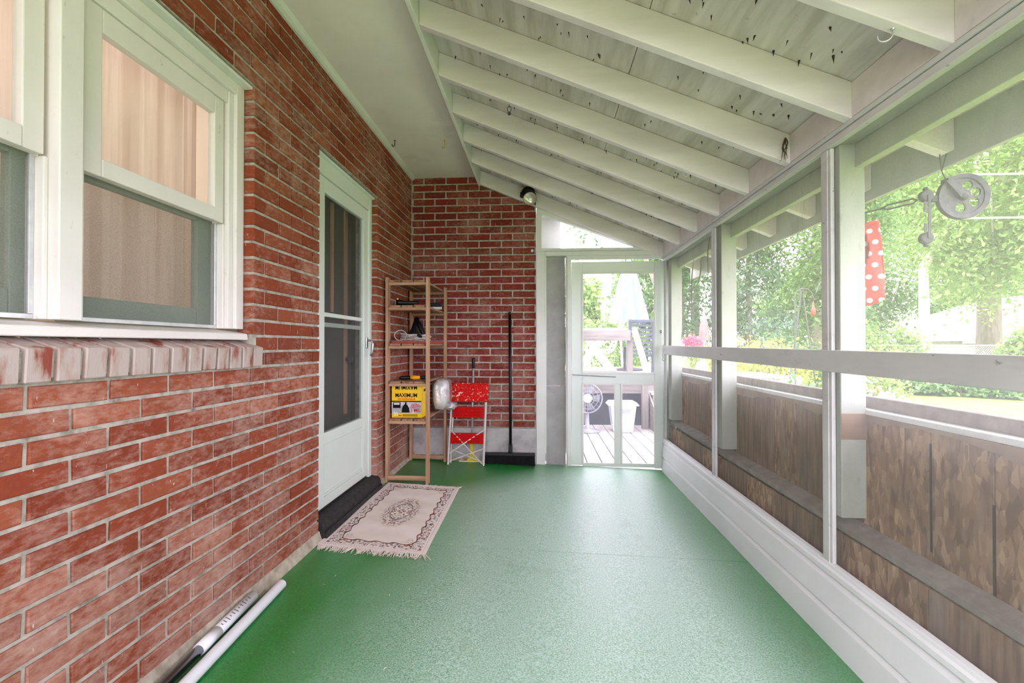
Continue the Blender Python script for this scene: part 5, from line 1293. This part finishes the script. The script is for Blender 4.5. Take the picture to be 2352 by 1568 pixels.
# ---- chain link fence
CF = thing('chain_link_fence', 'galvanised chain link fence crossing the end of the garden', 'fence', (12, 15, GZ))
fa, fb = Vector((5.0, 14.9, GZ)), Vector((22.0, 15.6, GZ)); fd = (fb - fa).normalized(); FL_ = (fb - fa).length
M_FENCE = mat('fence_metal', [(188, 196, 196), (206, 212, 212)], 20, rough=.5, metal=.3)
MB().tube([fa + Vector((0, 0, 1.40)), fb + Vector((0, 0, 1.40))], .022, 8).build('top_rail', M_FENCE, CF)
k = 0
while k * 2.4 < FL_:
    q = fa + fd * (k * 2.4); MB().tube([q, q + Vector((0, 0, 1.46))], .03, 8).build('fence_post', M_FENCE, CF); k += 1
b = MB(); s_ = .075; i = -20
while i * s_ < FL_:
    for sg in (1, -1):
        x0 = i * s_; x1 = x0 + sg * 1.36
        a0, a1 = (x0, 0.02), (x1, 1.38)
        lo, hi = (0, 1)
        P0 = fa + fd * a0[0] + Vector((0, 0, a0[1])); P1_ = fa + fd * a1[0] + Vector((0, 0, a1[1]))
        if 0 <= min(x0, x1) and max(x0, x1) <= FL_: b.tube([P0, P1_], .0028, 3, cap=False)
    i += 1
b.build('wire_mesh', M_FENCE, CF)['kind'] = 'stuff'

# ---- neighbouring house
HS = thing('neighbour_house', 'low house with broad pale roof beyond the fence', 'house', (27, 28, GZ))
M_ROOF = mat('pale_roof', [(196, 196, 200), (208, 208, 212)], 2, (1, 1, 8), rough=.8)
hx0, hx1, hy0, hy1, he = 22.4, 38.0, 25.9, 36.0, 1.32
BOX('house_wall', mat('grey_house_wall', [(150, 148, 142), (166, 164, 158)], 3, rough=.8), HS, hx0 + .7, hx1 - .7, hy0 + .6, hy1 - .6, GZ, he)
b = MB(); e = [(hx0, hy0, he), (hx1, hy0, he), (hx1, hy1, he), (hx0, hy1, he)]; t_ = [(hx0 + 6.2, (hy0 + hy1) / 2, he + 2.9), (hx1 - 6.2, (hy0 + hy1) / 2, he + 2.9)]
b.add(e + t_, [(0, 1, 5, 4), (1, 2, 5), (2, 3, 4, 5), (3, 0, 4), (3, 2, 1, 0)]); b.build('roof', M_ROOF, HS)
BOX('eave_board', M_PAINT, HS, hx0 - .02, hx1, hy0 - .04, hy0 - .002, he - .14, he + .02)
for x in (26.0, 30.0): 
    w_ = BOX('window', M_PAINT, HS, x, x + 1.2, hy0 + .55, hy0 + .599, .2, 1.0); MB().box(x + .08, x + 1.12, hy0 + .54, hy0 + .549, .28, .92).build('pane', M_DARK, w_).matrix_parent_inverse = Matrix.Identity(4)

# ---- garden bits: shepherd hooks, red parasol, globe lamp
def crook(label, x, y, h, sx, feeder=True):
    t = thing('shepherd_hook', label, 'garden hook', (x, y, GZ), 'shepherd hooks')
    MB().tube([(x, y, GZ), (x, y, h)], .010, 8).build('pole', M_GALV, t)
    MB().tube([(x, y, h - .002)] + [(x + sx * (.11 - .11 * math.cos(a)), y, h + .10 * math.sin(a)) for a in [k * math.pi / 8 for k in range(1, 9)]] + [(x + sx * .24, y, h - .05)], .008, 8).build('crook', M_GALV, t)
    if feeder: MB().lathe([(.0, .0), (.025, .02), (.028, .09), (.012, .12), (.004, .20)], (x + sx * .23, y, h - .26), (0, 0, 1), 12).build('feeder', M_TRAY, t, smooth=True)
crook('shepherd hook with feeder nearest the yellow green shrub', 3.30, 6.2, 1.72, 1); crook('taller bare shepherd hook farther from the yellow green shrub', 3.72, 6.05, 1.80, -1, False)
for (a, c, lb) in (((3.40, 6.22, 1.84), (3.10, 6.2, GZ), 'slim garden stake leaning towards the yellow green shrub'), ((3.40, 6.22, 1.84), (3.70, 6.25, GZ), 'slim garden stake leaning away from the yellow green shrub')):
    tag(MB().tube([a, c], .009, 6).build('garden_stake', M_GALV), lb, 'stake', 'plant tripod stakes')
RU = thing('garden_parasol', 'folded pinkish red parasol standing far off in the farthest screen', 'umbrella', (3.9, 11.3, GZ))
b = MB(); prof = [(1.22, .10), (1.5, .09), (1.75, .045), (1.85, .015)]; n = 24
for j, (z, r) in enumerate(prof):
    for k in range(n): a = 2 * math.pi * k / n; b.v.append((3.9 + r * (1 + .2 * math.cos(6 * a)) * math.cos(a), 11.3 + r * (1 + .2 * math.cos(6 * a)) * math.sin(a), z))
for j in range(len(prof) - 1):
    for k in range(n): k2 = (k + 1) % n; b.f.append((j * n + k, j * n + k2, (j + 1) * n + k2, (j + 1) * n + k))
b.build('canopy', mat('pink_red_canvas', [(214, 84, 84), (226, 110, 108)], 6, rough=.9), RU, smooth=True)
MB().tube([(3.9, 11.3, GZ), (3.9, 11.3, 2.0)], .02, 8).build('pole', M_PVC, RU)
GL = thing('garden_globe', 'white globe lamp on a short post outside the farthest screen', 'lamp', (1.86, 5.45, -.052))
MB().lathe([(.0, -.075), (.05, -.055), (.075, 0), (.05, .055), (.0, .075)], (1.86, 5.45, .834), (0, 0, 1), 20).build('globe', M_PVC, GL, smooth=True)
MB().tube([(1.86, 5.45, -.052), (1.86, 5.45, .765)], .02, 8).build('post', M_DECKZ, GL)

# ---- small white insulator knob on the brick end wall
KN = thing('insulator_knob', 'tiny white porcelain knob screwed to the brick beside the transom', 'knob', (-.085, YB, 1.93))
MB().lathe([(.008, 0), (.013, .004), (.013, .010), (.007, .014), (.013, .018), (.012, .026), (.004, .029)], (-.085, YB, 1.935), (0, -1, 0), 14).build('porcelain', M_PVC, KN, smooth=True)
MB().tube([(-.085, YB - .016, 1.922), (-.075, YB - .016, 1.919), (-.050, YB - .004, 1.918)], .0016, 5).build('wire', M_GALV, KN)
